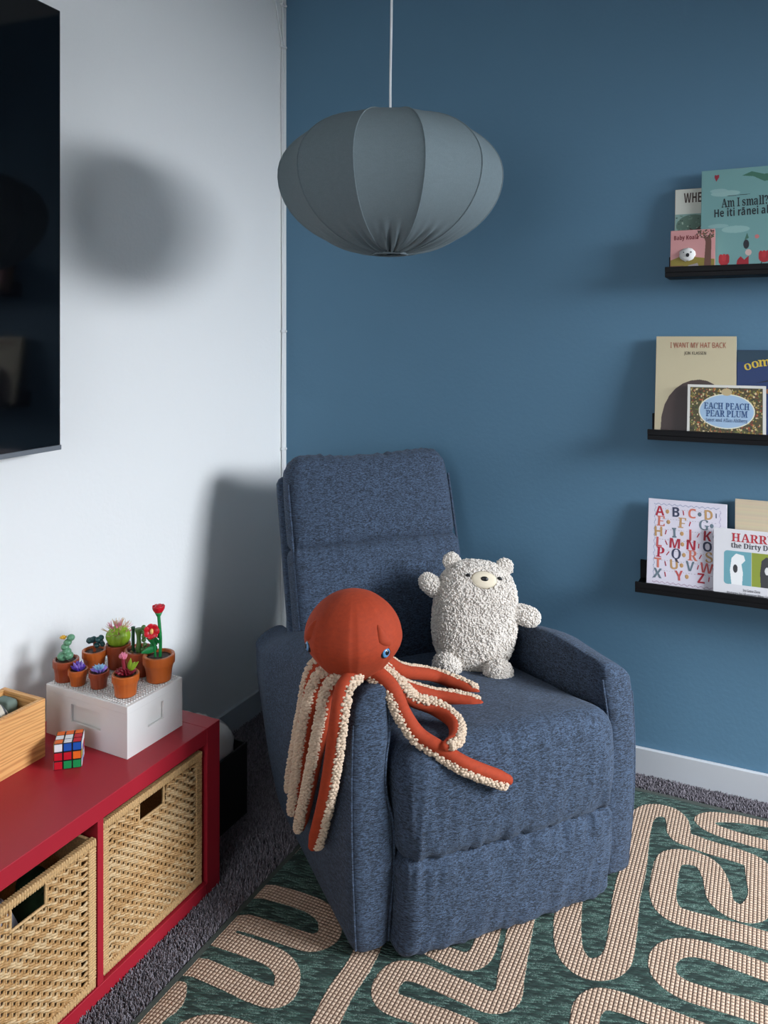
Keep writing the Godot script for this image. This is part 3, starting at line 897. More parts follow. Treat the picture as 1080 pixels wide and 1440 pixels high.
	for q in more:
		p = Paint.new(40, 40, q[4])
		p.ell(0.5, 0.55, 0.3, 0.25, q[4] * 0.8)
		book(q[5], q[0], q[2], q[1], q[3], 0.085, 0.034, 0.012, q[4], p)

# ---------------------------------------------------------------- rug and carpet
const BANDS := [
	[0.6, [55.36, 78.55, 54.81, 94.50]],
	[2.7, [55.57, 97.73, 65.59, 96.71, 71.90, 97.00, 76.40, 99.14, 78.68, 103.54, 76.71, 106.82, 72.46, 107.57, 64.66, 108.00, 57.2, 109.17, 56.2, 112.06, 57.31, 114.63, 63.74, 114.44, 71.10, 114.35, 75.75, 116.35, 78.14, 120.41, 77.45, 123.09, 72.61, 123.95, 64.27, 123.72, 55.34, 123.89]],
	[2.7, [57.37, 141.20, 57.97, 136.79, 58.68, 133.78, 57.06, 130.69]],
	[2.7, [65.10, 140.42, 68.16, 135.40, 74.95, 133.32, 81.40, 133.44, 85.0, 138.0, 84.0, 146.0, 76.0, 150.0, 66.0, 150.0, 57.0, 151.0]],
	[2.8, [86.5, 88.0, 88.0, 98.0, 89.07, 107.68, 88.96, 116.45, 89.92, 124.21, 90.59, 129.39, 92.0, 140.0, 96.0, 148.0, 106.0, 150.0]],
	[2.8, [130.0, 116.0, 117.08, 113.37, 111.64, 113.07, 106.31, 113.46, 99.35, 113.72, 96.75, 110.85, 97.29, 106.24, 100.44, 104.39, 106.30, 104.35, 113.06, 104.69, 118.0, 104.71, 120.53, 101.64, 119.54, 95.39, 117.85, 84.07, 116.84, 77.13, 115.73, 70.50]],
	[2.6, [98.88, 95.0, 101.31, 96.4, 106.12, 97.2, 110.28, 96.5, 111.99, 92.85, 111.15, 85.17, 110.09, 80.42]],
	[3.1, [124.72, 62.01, 126.10, 70.57, 127.60, 78.32, 129.78, 84.34, 133.47, 87.00, 137.24, 85.52, 139.26, 81.23, 139.04, 72.75, 137.95, 60.27, 137.84, 49.69, 137.26, 40.46, 136.64, 31.48, 136.93, 23.85, 139.44, 20.13, 143.35, 19.56, 145.81, 22.57, 147.24, 29.18, 150.51, 30.40, 155.67, 31.30, 162.77, 31.81, 166.24, 33.5, 167.11, 39.40, 167.72, 46.67, 166.00, 52.43, 162.96, 54.34, 158.93, 51.87, 157.15, 44.26, 154.56, 38.97, 149.86, 38.11, 146.0, 41.17, 145.47, 48.97, 146.15, 57.19, 149.32, 61.43, 157.67, 61.60, 165.18, 61.21, 180.06, 61.61]],
	[2.8, [185.0, 71.8, 171.42, 71.34, 163.04, 70.74, 155.76, 70.53, 150.96, 72.48, 148.43, 76.76, 149.22, 81.47, 153.03, 83.77, 159.04, 83.85, 165.72, 83.50, 180.91, 83.48]],
	[2.8, [175.0, 95.0, 156.60, 93.50, 146.67, 93.10, 141.51, 93.05, 137.88, 94.17, 136.16, 97.59, 136.40, 102.14, 136.99, 106.00, 138.0, 118.0, 142.0, 122.0, 160.0, 122.0, 180.0, 123.0]],
	[2.5, [185.0, 10.8, 172.54, 12.0, 165.90, 12.6, 160.31, 13.80, 154.74, 16.32, 152.64, 19.24, 154.71, 21.7, 158.84, 22.81, 164.30, 23.32, 169.62, 23.47, 183.11, 23.46]],
	[0.45, [133.25, 9.9, 152.05, 9.9]],
	[2.8, [60.0, 165.0, 100.0, 163.0, 122.0, 160.0, 126.0, 150.0, 122.0, 136.0, 110.0, 130.0, 104.0, 134.0, 104.0, 138.0]],
	[2.8, [150.0, 140.0, 150.0, 160.0, 155.0, 170.0, 190.0, 172.0, 200.0, 165.0, 200.0, 140.0, 195.0, 134.0, 170.0, 134.0]],
	[2.8, [60.0, 180.0, 110.0, 180.0, 140.0, 182.0, 146.0, 190.0, 140.0, 198.0, 100.0, 198.0, 60.0, 200.0]],
	[2.8, [165.0, 190.0, 205.0, 190.0, 208.0, 205.0, 200.0, 214.0, 120.0, 214.0, 100.0, 220.0, 60.0, 220.0]],
	[2.8, [205.0, 20.0, 204.0, 60.0, 205.0, 120.0]],
	[2.8, [60.0, 20.0, 90.0, 20.0, 96.0, 30.0, 90.0, 40.0, 60.0, 42.0]],
	[2.8, [110.0, 14.0, 112.0, 40.0, 108.0, 60.0, 80.0, 66.0, 62.0, 72.0]],
]
const RUG_X0 := 0.542
const RUG_Z0 := 0.091
const RUG_PX := 890.0

func rug_and_carpet() -> void:
	var W := 1424
	var H := 2040
	# tiles: twisted green yarn, beige basket weave
	var green := Image.create(256, 256, false, Image.FORMAT_RGBA8)
	var beige := Image.create(256, 256, false, Image.FORMAT_RGBA8)
	var gh := Image.create(256, 256, false, Image.FORMAT_RGBA8)
	var bh := Image.create(256, 256, false, Image.FORMAT_RGBA8)
	var r2 := RandomNumberGenerator.new()
	r2.seed = 41
	var tone := PackedFloat32Array()
	for k in 4096: tone.append(r2.randf())
	for y in 256:
		for x in 256:
			# green: slanted strands of twisted yarn in several dye tones, about 16 by 8 px
			var row := y / 8
			var xs := posmod(x + (y % 8) * 2 + row * 5, 256)
			var cell := xs / 16
			var tn := tone[(row * 16 + cell) % 4096]
			var edge: float = absf((xs % 16) - 7.5) / 8.0
			var ey: float = absf((y % 8) - 3.5) / 4.0
			var fl := tone[(x * 7 + y * 131) % 4096]
			var g := Color(0.115, 0.190, 0.165)
			if tn > 0.35: g = Color(0.155, 0.250, 0.216)
			if tn > 0.70: g = Color(0.215, 0.325, 0.285)
			if fl > 0.80 and tn > 0.45: g = Color(0.46, 0.54, 0.50)
			if fl < 0.12: g = Color(0.105, 0.165, 0.150)
			green.set_pixel(x, y, Color(g.r, g.g, g.b, 1))
			var hv := clampf(0.55 * (1.0 - edge * edge) * (1.0 - ey * ey) + 0.1, 0, 1)
			gh.set_pixel(x, y, Color(hv, hv, hv, 1))
			# beige: cream weft over a brown warp, 8 by 8 px; the brown yarn shows as thin threads between the loops
			var bt := tone[(y / 8 * 32 + x / 8 + 777) % 4096]
			var bcol := Color(0.735, 0.638, 0.548) if bt < 0.55 else Color(0.775, 0.678, 0.588)
			if y % 8 < 2 or x % 8 < 2: bcol = Color(0.520, 0.410, 0.335)
			beige.set_pixel(x, y, Color(bcol.r, bcol.g, bcol.b, 1))
			var ex2: float = absf((x % 8) - 4.0) / 4.0
			var ey2: float = absf((y % 8) - 4.0) / 4.0
			var hb := clampf(0.35 + 0.6 * (1.0 - pow(ex2, 3.0)) * (1.0 - pow(ey2, 3.0)), 0, 1)
			bh.set_pixel(x, y, Color(hb, hb, hb, 1))
	var col := Image.create(W, H, false, Image.FORMAT_RGBA8)
	var top := Image.create(W, H, false, Image.FORMAT_RGBA8)
	var hc := Image.create(W, H, false, Image.FORMAT_RGBA8)
	var ht := Image.create(W, H, false, Image.FORMAT_RGBA8)
	var full := Rect2i(0, 0, 256, 256)
	for y in range(0, H, 256):
		for x in range(0, W, 256):
			col.blit_rect(green, full, Vector2i(x, y))
			top.blit_rect(beige, full, Vector2i(x, y))
			hc.blit_rect(gh, full, Vector2i(x, y))
			ht.blit_rect(bh, full, Vector2i(x, y))
	var mask := Image.create(W, H, false, Image.FORMAT_RGBA8)
	for bnd in BANDS:
		var pts := []
		var raw: Array = bnd[1]
		for k in range(0, raw.size(), 2): pts.append(Vector3((raw[k] / 100.0 - RUG_X0) * RUG_PX, 0, (raw[k + 1] / 100.0 - RUG_Z0) * RUG_PX))
		var path := spline(pts, 16)
		for k in path.size() - 1:
			var steps := maxi(1, int(path[k].distance_to(path[k + 1]) / 4.0))
			for s in steps:
				var c := path[k].lerp(path[k + 1], float(s) / steps)
				var rad: float = bnd[0] / 100.0 * RUG_PX
				var y0 := int(c.z - rad)
				for y in range(y0, int(c.z + rad) + 1):
					var q := rad * rad - (y - c.z) * (y - c.z)
					if q <= 0: continue
					var dx := sqrt(q) + 1.3 * tone[(y / 4 * 57 + int(c.x) / 12) % 4096]
					var xa := int(c.x - dx)
					mask.fill_rect(Rect2i(xa, y, int(2 * dx), 1), Color.WHITE)
	var all := Rect2i(0, 0, W, H)
	col.blit_rect_mask(top, mask, all, Vector2i.ZERO)
	hc.blit_rect_mask(ht, mask, all, Vector2i.ZERO)
	col.convert(Image.FORMAT_RGB8)
	hc.convert(Image.FORMAT_L8)
	var m := mat(Color.WHITE, 0.95, {"albedo_texture": ImageTexture.create_from_image(col)})
	relief(m, ImageTexture.create_from_image(hc), 0.5)
	var rw := W / RUG_PX
	var rd := H / RUG_PX
	var rug := MB.new()
	# pile surface with its own texture coordinates, and the bound edge
	rug.surf(40, 50, func(a: float, b: float):
		var e := minf(minf(a, 1.0 - a) * rw, minf(b, 1.0 - b) * rd)
		return Vector3((a - 0.5) * rw, 0.003 + 0.009 * smoothstep(0.0, 0.008, e) + 0.0007 * noise.get_noise_2d(a * 9.0, b * 12.0), (b - 0.5) * rd), false, false, false)
	var t := thing("area_rug", "green and beige woven rug with a looping maze pattern", "rug", Vector3(RUG_X0 + rw / 2, 0, RUG_Z0 + rd / 2))
	var top_part := part("woven_top", rug, m, t)
	part("backing", MB.new().box(Vector3(0, 0.0035, 0), Vector3(rw - 0.004, 0.006, rd - 0.004), 0.001), mat(rgb(60, 66, 60), 1.0), t)
	# carpet pile beside the rug
	var tuft := MB.new().tube(PackedVector3Array([Vector3(0, -0.002, 0), Vector3(0.0008, 0.005, 0.0003), Vector3(0.0024, 0.0105, 0.001)]), func(s: float): return 0.0019 - 0.0006 * s, 4)
	var xs := []
	var zones := [[0.015, 0.54, 0.015, 0.60, 0.0046], [0.015, 0.54, 0.60, 0.99, 0.0042], [0.449, 0.541, 0.99, 1.55, 0.0036], [0.54, 2.1, 0.015, 0.0895, 0.0038]]
	for z in zones:
		var x: float = z[0]
		while x < z[1]:
			var q: float = z[2]
			while q < z[3]:
				var p := Vector3(x + rng.randf_range(-0.5, 0.5) * z[4], 0, q + rng.randf_range(-0.5, 0.5) * z[4])
				xs.append(Transform3D(Basis(Vector3.UP, rng.randf() * TAU) * Basis(Vector3.RIGHT, rng.randf_range(-0.5, 0.5)) * Basis.from_scale(Vector3(1.0, rng.randf_range(0.7, 1.25), 1.0)), p))
				q += z[4]
			x += z[4]
	var mm := MultiMesh.new()
	mm.transform_format = MultiMesh.TRANSFORM_3D
	mm.use_colors = true
	mm.mesh = tuft.commit()
	mm.instance_count = xs.size()
	for k in xs.size():
		mm.set_instance_transform(k, xs[k])
		var sh := rng.randf_range(0.5, 1.25)
		mm.set_instance_color(k, Color(0.205, 0.185, 0.205) * sh)
	var mi := MultiMeshInstance3D.new()
	mi.name = "carpet_pile"
	mi.multimesh = mm
	mi.material_override = mat(Color.WHITE, 1.0, {"vertex_color_use_as_albedo": true})
	add_child(mi)
	tag(mi, "grey cut pile of the carpet around the rug", "carpet", "", "stuff")

# ---------------------------------------------------------------- plush octopus
func tentacle(t: Node3D, pts: Array, under: Vector3, r0 := 0.0165, seed_ := 0.0) -> void:
	var path := spline(pts, 14)
	var off := PackedVector3Array()
	var m := path.size()
	for k in m:
		var d := (path[mini(k + 1, m - 1)] - path[maxi(k - 1, 0)]).normalized()
		var u := (under - d * under.dot(d)).normalized()
		off.append(path[k] + u * 0.0118)
	var rad := func(s: float) -> float: return r0 * (1.12 - 0.22 * s) * (1.0 - 0.25 * smoothstep(0.93, 1.0, s))
	var te := part("tentacle", MB.new().tube(path, rad, 14), M.velvet, t)
	# fleece: a nubbly lining along the underside
	var ds := PackedVector3Array()
	var total := 0.0
	for k in m - 1:
		var steps := maxi(1, int(off[k].distance_to(off[k + 1]) / 0.0022))
		for s in steps: ds.append(off[k].lerp(off[k + 1], float(s) / steps))
		total += off[k].distance_to(off[k + 1])
	var mm := ds.size()
	var rad2 := func(b: float) -> float:
		var end := clampf(minf(b, 1.0 - b) * total / 0.012, 0.0, 1.0)
		return 0.0098 * (1.08 - 0.18 * b) * sqrt(1.0 - (1.0 - end) * (1.0 - end))
	var at := func(a: float, b: float, out: float) -> Vector3:
		var k := roundi(b * (mm - 1))
		var d := (ds[mini(k + 4, mm - 1)] - ds[maxi(k - 4, 0)]).normalized()
		var u := (under - d * under.dot(d)).normalized()
		return ds[k] + (u * sin(a * TAU) + u.cross(d) * cos(a * TAU)) * (rad2.call(b) + out)
	part("fleece_lining", MB.new().surf(14, mm - 1, func(a: float, b: float): return at.call(a, b, 0.0), true), M.fleece, te, "cream fleece lining")
	var xs: Array[Transform3D] = []
	var rows := int(total / 0.0066)
	for k in rows:
		for q in 9:
			var a := (q + 0.5 * (k % 2)) / 9.0 + rng.randf_range(-0.02, 0.02)
			var b := clampf((k + 0.5 + rng.randf_range(-0.3, 0.3)) / rows, 0.0, 1.0)
			var s := rng.randf_range(0.75, 1.3)
			xs.append(Transform3D(Basis(Vector3(rng.randf_range(-1, 1), 1, rng.randf_range(-1, 1)).normalized(), rng.randf() * TAU).scaled(Vector3(1.15, 0.85, 1.0) * s), at.call(a, b, rng.randf_range(0.0, 0.0012))))
	scatter("fleece_nubs", xs, M.nub, M.fleece, t)

func scatter(called: String, xs: Array[Transform3D], m: Mesh, material: Material, parent: Node) -> void:
	var mm := MultiMesh.new()
	mm.transform_format = MultiMesh.TRANSFORM_3D
	mm.mesh = m
	mm.instance_count = xs.size()
	for k in xs.size(): mm.set_instance_transform(k, xs[k])
	var mi := MultiMeshInstance3D.new()
	mi.name = called
	mi.multimesh = mm
	mi.material_override = material
	parent.add_child(mi, true)
	mi.set_meta("kind", "stuff")

func octopus() -> void:
	var nap := weave_tex(256, 3, 0.88, 1.0, 31, 0.12)
	M.velvet = triplanar(mat(rgb(178, 59, 15), 0.85, {"albedo_texture": nap, "rim_enabled": true, "rim": 0.45, "rim_tint": 0.9}), 0.10)
	M.fleece = mat(rgb(200, 178, 154), 1.0, {"rim_enabled": true, "rim": 0.3})
	M.nub = MB.new().ell(Vector3.ZERO, Vector3(0.0040, 0.0035, 0.0040), 9, 6).commit()
	var c := Vector3(-0.335, 0.676, -0.095)
	var t := thing("plush_octopus", "orange velvet octopus soft toy draped over the armrest", "soft toy", to_chair * Vector3(-0.335, 0.592, -0.095), CHAIR_TURN)
	var base := Vector3(-0.335, 0.592, -0.095)
	# direction of the camera in chair space, for the way the face is turned
	var face := Vector3(-0.55, 0, 0.84).normalized()
	face = face.rotated(Vector3.UP, -0.02)
	var side := Vector3.UP.cross(face)
	part("head", MB.new().surf(96, 40, func(a: float, b: float):
		var th := b * PI
		var y := cos(th)
		var rr := sin(th)
		var low := smoothstep(0.1, -1.0, y)
		rr *= 1.0 - 0.22 * low
		var seam := absf(fposmod(a * 8.0 + 0.5, 1.0) - 0.5)
		var groove := exp(-pow(seam / 0.018, 2.0)) * 0.026 * clampf(rr * 1.5, 0.0, 1.0)
		var an := a * TAU + 0.25
		var d := face * cos(an) + side * sin(an)
		rr *= 1.0 - groove + 0.012 * cos((seam) * TAU)
		return c - base + Vector3.UP * y * (0.108 if y > 0 else 0.098) + d * rr * 0.1125, true), M.velvet, t)
	var dark := mat(rgb(16, 18, 22), 0.15)
	var iris := mat(rgb(84, 140, 186), 0.12, {"clearcoat_enabled": true, "clearcoat": 1.0, "clearcoat_roughness": 0.03})
	for s: float in [-1.0, 1.0]:
		var d: Vector3 = (face * cos(0.95) + side * s * sin(0.95)).normalized()
		var tang := Vector3.UP.cross(d).normalized()
		var bs := Basis(tang, Vector3.UP, d)
		var pos: Vector3 = c - base + d * 0.1075 + Vector3.UP * -0.004
		var eye := part("eye", MB.new().ell(pos, Vector3(0.0150, 0.0130, 0.007), 20, 12, bs), dark, t, "blue glass eye")
		part("iris", MB.new().ell(pos + d * 0.0032, Vector3(0.0112, 0.0104, 0.0052), 20, 12, bs), iris, eye)
		part("pupil", MB.new().ell(pos + d * 0.0072 + Vector3.UP * 0.0014, Vector3(0.0058, 0.0058, 0.0026), 14, 8, bs), dark, eye)
		# padded brow above the eye, its lower edge folded over
		part("eyelid", MB.new().surf(28, 18, func(a: float, b: float):
			var q := Vector3(cos(a * TAU) * sin(b * PI), cos(b * PI), sin(a * TAU) * sin(b * PI))
			var wd := 0.019 * (1.0 - 0.45 * clampf(q.y, 0.0, 1.0))
			return pos + d * 0.0005 + Vector3.UP * (0.027 + q.y * (0.034 if q.y > 0 else 0.0185)) - tang * s * q.y * 0.010 + tang * q.x * wd + d * (q.z * 0.0125 - 0.004 - 0.010 * clampf(q.y, 0.0, 1.0)), true), M.velvet, t)
	var o := base
	var T := [
		[[Vector3(-0.37, 0.612, -0.13), Vector3(-0.405, 0.585, -0.16), Vector3(-0.422, 0.47, -0.185), Vector3(-0.423, 0.30, -0.265), Vector3(-0.420, 0.225, -0.30)], Vector3(-1, 0, -0.7)],
		[[Vector3(-0.37, 0.612, -0.10), Vector3(-0.408, 0.59, -0.115), Vector3(-0.428, 0.48, -0.145), Vector3(-0.430, 0.285, -0.222), Vector3(-0.428, 0.205, -0.252)], Vector3(-0.9, 0, 0.35)],
		[[Vector3(-0.36, 0.614, -0.06), Vector3(-0.405, 0.592, -0.055), Vector3(-0.426, 0.514, -0.05), Vector3(-0.430, 0.338, -0.127), Vector3(-0.426, 0.19, -0.215)], Vector3(-0.75, 0, 0.6)],
		[[Vector3(-0.35, 0.616, -0.035), Vector3(-0.392, 0.605, -0.005), Vector3(-0.412, 0.545, 0.012), Vector3(-0.416, 0.443, -0.015), Vector3(-0.420, 0.342, -0.05), Vector3(-0.425, 0.20, -0.12)], Vector3(0.75, 0, 0.75)],
		[[Vector3(-0.31, 0.616, -0.05), Vector3(-0.275, 0.585, -0.015), Vector3(-0.250, 0.525, 0.005), Vector3(-0.222, 0.482, 0.02), Vector3(-0.185, 0.458, 0.05), Vector3(-0.13, 0.425, 0.082), Vector3(-0.034, 0.378, 0.094)], Vector3(-0.35, -0.9, 0.3)],
		[[Vector3(-0.30, 0.616, -0.06), Vector3(-0.245, 0.568, -0.065), Vector3(-0.195, 0.515, -0.085), Vector3(-0.14, 0.488, -0.07), Vector3(-0.118, 0.475, -0.015), Vector3(-0.142, 0.466, 0.04), Vector3(-0.180, 0.468, 0.065)], Vector3(0.75, 0.25, 0.5)],
		[[Vector3(-0.295, 0.616, -0.10), Vector3(-0.235, 0.585, -0.155), Vector3(-0.165, 0.53, -0.20), Vector3(-0.05, 0.472, -0.275), Vector3(0.0, 0.455, -0.25), Vector3(0.045, 0.440, -0.19)], Vector3(0.0, 0.55, -0.85)],
		[[Vector3(-0.295, 0.616, -0.08), Vector3(-0.24, 0.57, -0.115), Vector3(-0.19, 0.515, -0.155), Vector3(-0.10, 0.472, -0.165), Vector3(-0.04, 0.460, -0.145), Vector3(0.012, 0.450, -0.115)], Vector3(0.1, 0.55, -0.85)],
	]
	for k in T.size():
		var pts := []
		for p in T[k][0]: pts.append(p - o)
		tentacle(t, pts, T[k][1].normalized(), 0.0165, k)

# ---------------------------------------------------------------- plush bear
func bear() -> void:
	M.sherpa = mat(rgb(208, 200, 190), 1.0, {"rim_enabled": true, "rim": 0.35})
	var at := Vector3(0.152, 0.405, -0.372)
	var t := thing("plush_bear", "round white sherpa bear soft toy sitting on the armchair seat", "soft toy", to_chair * at, CHAIR_TURN)
	# frame of the bear: turned to the camera, leaning back on the cushion, tipped a little to its left
	var bs := Basis(Vector3.UP, -0.42) * Basis(Vector3.RIGHT, -0.26) * Basis(Vector3.BACK, -0.10)
	var c := Vector3(0.012, 0.150, -0.045)
	var bump := func(d: Vector3) -> float: return 0.004 * noise.get_noise_3dv(d * 9.0)
	var pile: Array[Transform3D] = []
	var add := func(called: String, at2: Vector3, r: Vector3, b2: Basis, pw: float, count: int) -> void:
		var shape := func(a: float, b: float) -> Vector3:
			var d := Vector3(cos(a * TAU) * sin(b * PI), cos(b * PI), sin(a * TAU) * sin(b * PI))
			var k := pow(pow(absf(d.x), pw) + pow(absf(d.y), pw) + pow(absf(d.z), pw), -1.0 / pw)
			return at2 + b2 * (d * k * (r + Vector3.ONE * bump.call(d * k)))
		part(called, MB.new().surf(28, 20, shape, true), M.sherpa, t)
		for q in count:
			var a := rng.randf()
			var b := acos(rng.randf_range(-1.0, 1.0)) / PI
			var p: Vector3 = shape.call(a, b)
			var nn := (p - at2).normalized()
			var mq := bs.inverse() * (p - c)
			if mq.z > 0.0 and pow((mq.x - 0.012) / 0.037, 2.0) + pow((mq.y - 0.104) / 0.025, 2.0) < 1.0: continue
			var s := rng.randf_range(0.7, 1.35)
			pile.append(Transform3D(Basis(Vector3(rng.randf_range(-1, 1), rng.randf_range(-1, 1), rng.randf_range(-1, 1)).normalized(), rng.randf() * TAU).scaled(Vector3.ONE * s), p + nn * rng.randf_range(-0.0008, 0.0016)))
	add.call("body", c, Vector3(0.122, 0.156, 0.085), bs, 2.6, 17000)
	for s in [-1.0, 1.0]:
		add.call("ear", c + bs * Vector3(s * 0.078 - 0.002, 0.146, 0.005), Vector3(0.024, 0.023, 0.013), bs, 2.0, 700)
		add.call("foot", c + bs * Vector3(-0.072 if s < 0 else 0.070, -0.138, 0.050 if s < 0 else 0.068), Vector3(0.040, 0.036, 0.046), bs, 2.0, 1700)
	add.call("paw", c + bs * Vector3(-0.133, 0.072, 0.022), Vector3(0.040, 0.026, 0.024), bs * Basis(Vector3.BACK, -0.55), 2.3, 1100)
	add.call("paw", c + bs * Vector3(0.142, 0.018, 0.030), Vector3(0.042, 0.027, 0.024), bs * Basis(Vector3.BACK, -0.18), 2.3, 1100)
	# curls of the sherpa cloth
	scatter("sherpa_curls", pile, MB.new().ell(Vector3.ZERO, Vector3(0.0027, 0.0023, 0.0025), 8, 5).commit(), M.sherpa, t)
	# face
	var front := func(x: float, y: float, lift: float) -> Vector3:
		var k := pow(pow(absf(x) / 0.122, 2.6) + pow(absf(y) / 0.156, 2.6), 1.0)
		return c + bs * Vector3(x, y, 0.085 * pow(maxf(1.0 - k, 0.02), 1.0 / 2.6) + lift)
	var black := mat(rgb(14, 13, 14), 0.35)
	var muz := part("muzzle", MB.new().ell(front.call(0.012, 0.104, -0.005), Vector3(0.0385, 0.0255, 0.0115), 24, 14, bs * Basis(Vector3.RIGHT, -0.35)), mat(rgb(214, 202, 178), 0.95), t, "smooth cream muzzle")
	var stitch := PackedVector3Array()
	for k in 33: stitch.append(front.call(0.012 + 0.0365 * cos(TAU * k / 32.0), 0.104 + 0.0235 * sin(TAU * k / 32.0), 0.0015))
	part("stitching", MB.new().tube(stitch, 0.0009, 5, false), mat(rgb(120, 108, 88), 0.9), muz)
	part("nose", MB.new().ell(front.call(0.013, 0.107, 0.0055), Vector3(0.0115, 0.0075, 0.005), 16, 10, bs), black, t)
	for s in [-1.0, 1.0]: part("eye", MB.new().ell(front.call(0.012 + s * 0.046, 0.113, 0.003), Vector3(0.0075, 0.0048, 0.0045), 12, 8, bs * Basis(Vector3.BACK, s * -0.2)), black, t)

# ---------------------------------------------------------------- cables on the wall corner
func cables() -> void:
	var t := thing("wall_cable", "pair of thin white cables clipped down the room corner", "cable", Vector3(0.006, 0.02, 0.03))
	var o := t.position
	for k in 2:
		var pts := []
		var y := 2.80
		while y > 0.1:
			var z := 0.031 + k * 0.007 + 0.004 * noise.get_noise_2d(y * 2.4, 5.0 + 3.0 * k)
			if y > 2.5 and k == 1: z = 0.038 + (y - 2.5) * 0.28
			pts.append(Vector3(0.006, y, z) - o)
			y -= 0.1
		pts.append(Vector3(0.006, 0.02, 0.034 + k * 0.008) - o)
		part("cord", MB.new().tube(spline(pts, 3), 0.0028, 7), M.white_cord, t)
	for y in [2.66, 2.50, 1.963, 1.405, 0.952]:
		var cl := MB.new().box(Vector3(0.007, y, 0.036) - o, Vector3(0.012, 0.010, 0.020), 0.003, 2)
		cl.ell(Vector3(0.010, y, 0.020) - o, Vector3(0.006, 0.0055, 0.0055), 10, 6)
		part("cable_clip", cl, M.white_cord, t)

# ---------------------------------------------------------------- things on the bench
func bench_things() -> void:
	brick_box()
	toy_cube()
	wooden_box()
	toy_plants()
	floor_bin()

func brick_box() -> void:
	var white := mat(rgb(228, 226, 222), 0.3)
	var W := 0.268
	var D := 0.182
	var t := thing("toy_brick_box", "white plastic storage box with a studded lid on the bench", "box", Vector3(0.2465, BENCH_TOP, 1.1475), -0.03)
	var h := 0.122
	# walls with the sunk handle panels
	var body := MB.new()
	for s in [-1.0, 1.0]:
		var hw := 0.098
		var y0 := 0.046
		var y1 := 0.088
		body.box(Vector3(0, y0 / 2, s * (D / 2 - 0.003)), Vector3(W, y0, 0.006), 0.00005)
		body.box(Vector3(0, (y1 + h - 0.02) / 2, s * (D / 2 - 0.003)), Vector3(W, h - 0.02 - y1, 0.006), 0.00005)
		for q in [-1.0, 1.0]: body.box(Vector3(q * (W / 2 + hw / 2) / 2, (y0 + y1) / 2, s * (D / 2 - 0.003)), Vector3((W - hw) / 2, y1 - y0, 0.006), 0.00005)
		body.box(Vector3(0, (y0 + y1) / 2, s * (D / 2 - 0.010)), Vector3(hw + 0.01, y1 - y0 + 0.01, 0.004), 0.00005)
		var hd := 0.052
		body.box(Vector3(s * (W / 2 - 0.003), y0 / 2, 0), Vector3(0.006, y0, D - 0.012), 0.00005)
		body.box(Vector3(s * (W / 2 - 0.003), (y1 + h - 0.02) / 2, 0), Vector3(0.006, h - 0.02 - y1, D - 0.012), 0.00005)
		for q in [-1.0, 1.0]: body.box(Vector3(s * (W / 2 - 0.003), (y0 + y1) / 2, q * ((D - 0.012) / 2 + hd / 2) / 2), Vector3(0.006, y1 - y0, (D - 0.012 - hd) / 2), 0.00005)
		body.box(Vector3(s * (W / 2 - 0.010), (y0 + y1) / 2, 0), Vector3(0.004, y1 - y0 + 0.01, hd + 0.01), 0.00005)
	body.box(Vector3(0, 0.003, 0), Vector3(W - 0.01, 0.005, D - 0.01), 0.00005)
	part("box_body", body, white, t)
	var lid := part("lid", MB.new().box(Vector3(0, h - 0.0115, 0), Vector3(W + 0.001, 0.018, D + 0.001), 0.0015, 2), white, t)
	var st := MB.new()
	var px := 0.008
	for i in 32:
		for j in 22:
			var x := (i - 15.5) * px
			var z := (j - 10.5) * px
			st.lathe([Vector2(0.0026, h - 0.0035), Vector2(0.0026, h + 0.0002), Vector2(0.0023, h + 0.0005), Vector2(0, h + 0.0005)], 8, Transform3D(Basis(), Vector3(x, 0, z)))
	tag(part("studs", st, white, lid), "", "", "", "stuff")

func toy_cube() -> void:
	var s := 0.0585
	var t := thing("puzzle_cube", "scrambled colour puzzle cube in front of the white brick box", "toy", Vector3(0.2675, BENCH_TOP, 1.3085), 0.717)
	var blk := mat(rgb(14, 14, 16), 0.35)
	var P := {"o": mat(rgb(226, 104, 34), 0.35), "w": mat(rgb(226, 228, 230), 0.35), "r": mat(rgb(190, 22, 40), 0.35), "b": mat(rgb(24, 84, 170), 0.35), "g": mat(rgb(16, 142, 78), 0.35), "y": mat(rgb(232, 200, 60), 0.35)}
	var c := s / 3
	var pb := MB.new().box(Vector3.ZERO, Vector3.ONE * (c * 0.985), 0.0012).commit()
	var sm := MB.new().box(Vector3.ZERO, Vector3(c * 0.84, c * 0.84, 0.0008), 0.0003).commit()
	var tops := ["ooo", "wwr", "owr"]          # back row to front row
	var fronts := ["wbb", "rro", "rgg"]        # upper to lower
	var rights := ["www", "ybr", "wbw"]
	var lefts := ["gry", "boo", "gyw"]
	var backs := ["byg", "ogr", "wwo"]
	for i in 3:
		for j in 3:
			for k in 3:
				var pos := Vector3(i - 1, j + 0.5, k - 1) * c
				var q := part("cubelet", pb, blk, t)
				q.position = pos
				var put := func(code: String, basis: Basis, d: Vector3) -> void:
					var e := part("sticker", sm, P[code], q)
					e.basis = basis
					e.position = d * (c * 0.4925 + 0.0002)
				if j == 2: put.call(tops[k][i], Basis(Vector3.RIGHT, PI / 2), Vector3.UP)
				if k == 2: put.call(fronts[2 - j][i], Basis(), Vector3.BACK)
				if i == 2: put.call(rights[2 - j][2 - k], Basis(Vector3.UP, PI / 2), Vector3.RIGHT)
				if i == 0: put.call(lefts[2 - j][k], Basis(Vector3.UP, PI / 2), Vector3.LEFT)
				if k == 0: put.call(backs[2 - j][i], Basis(), Vector3.FORWARD)

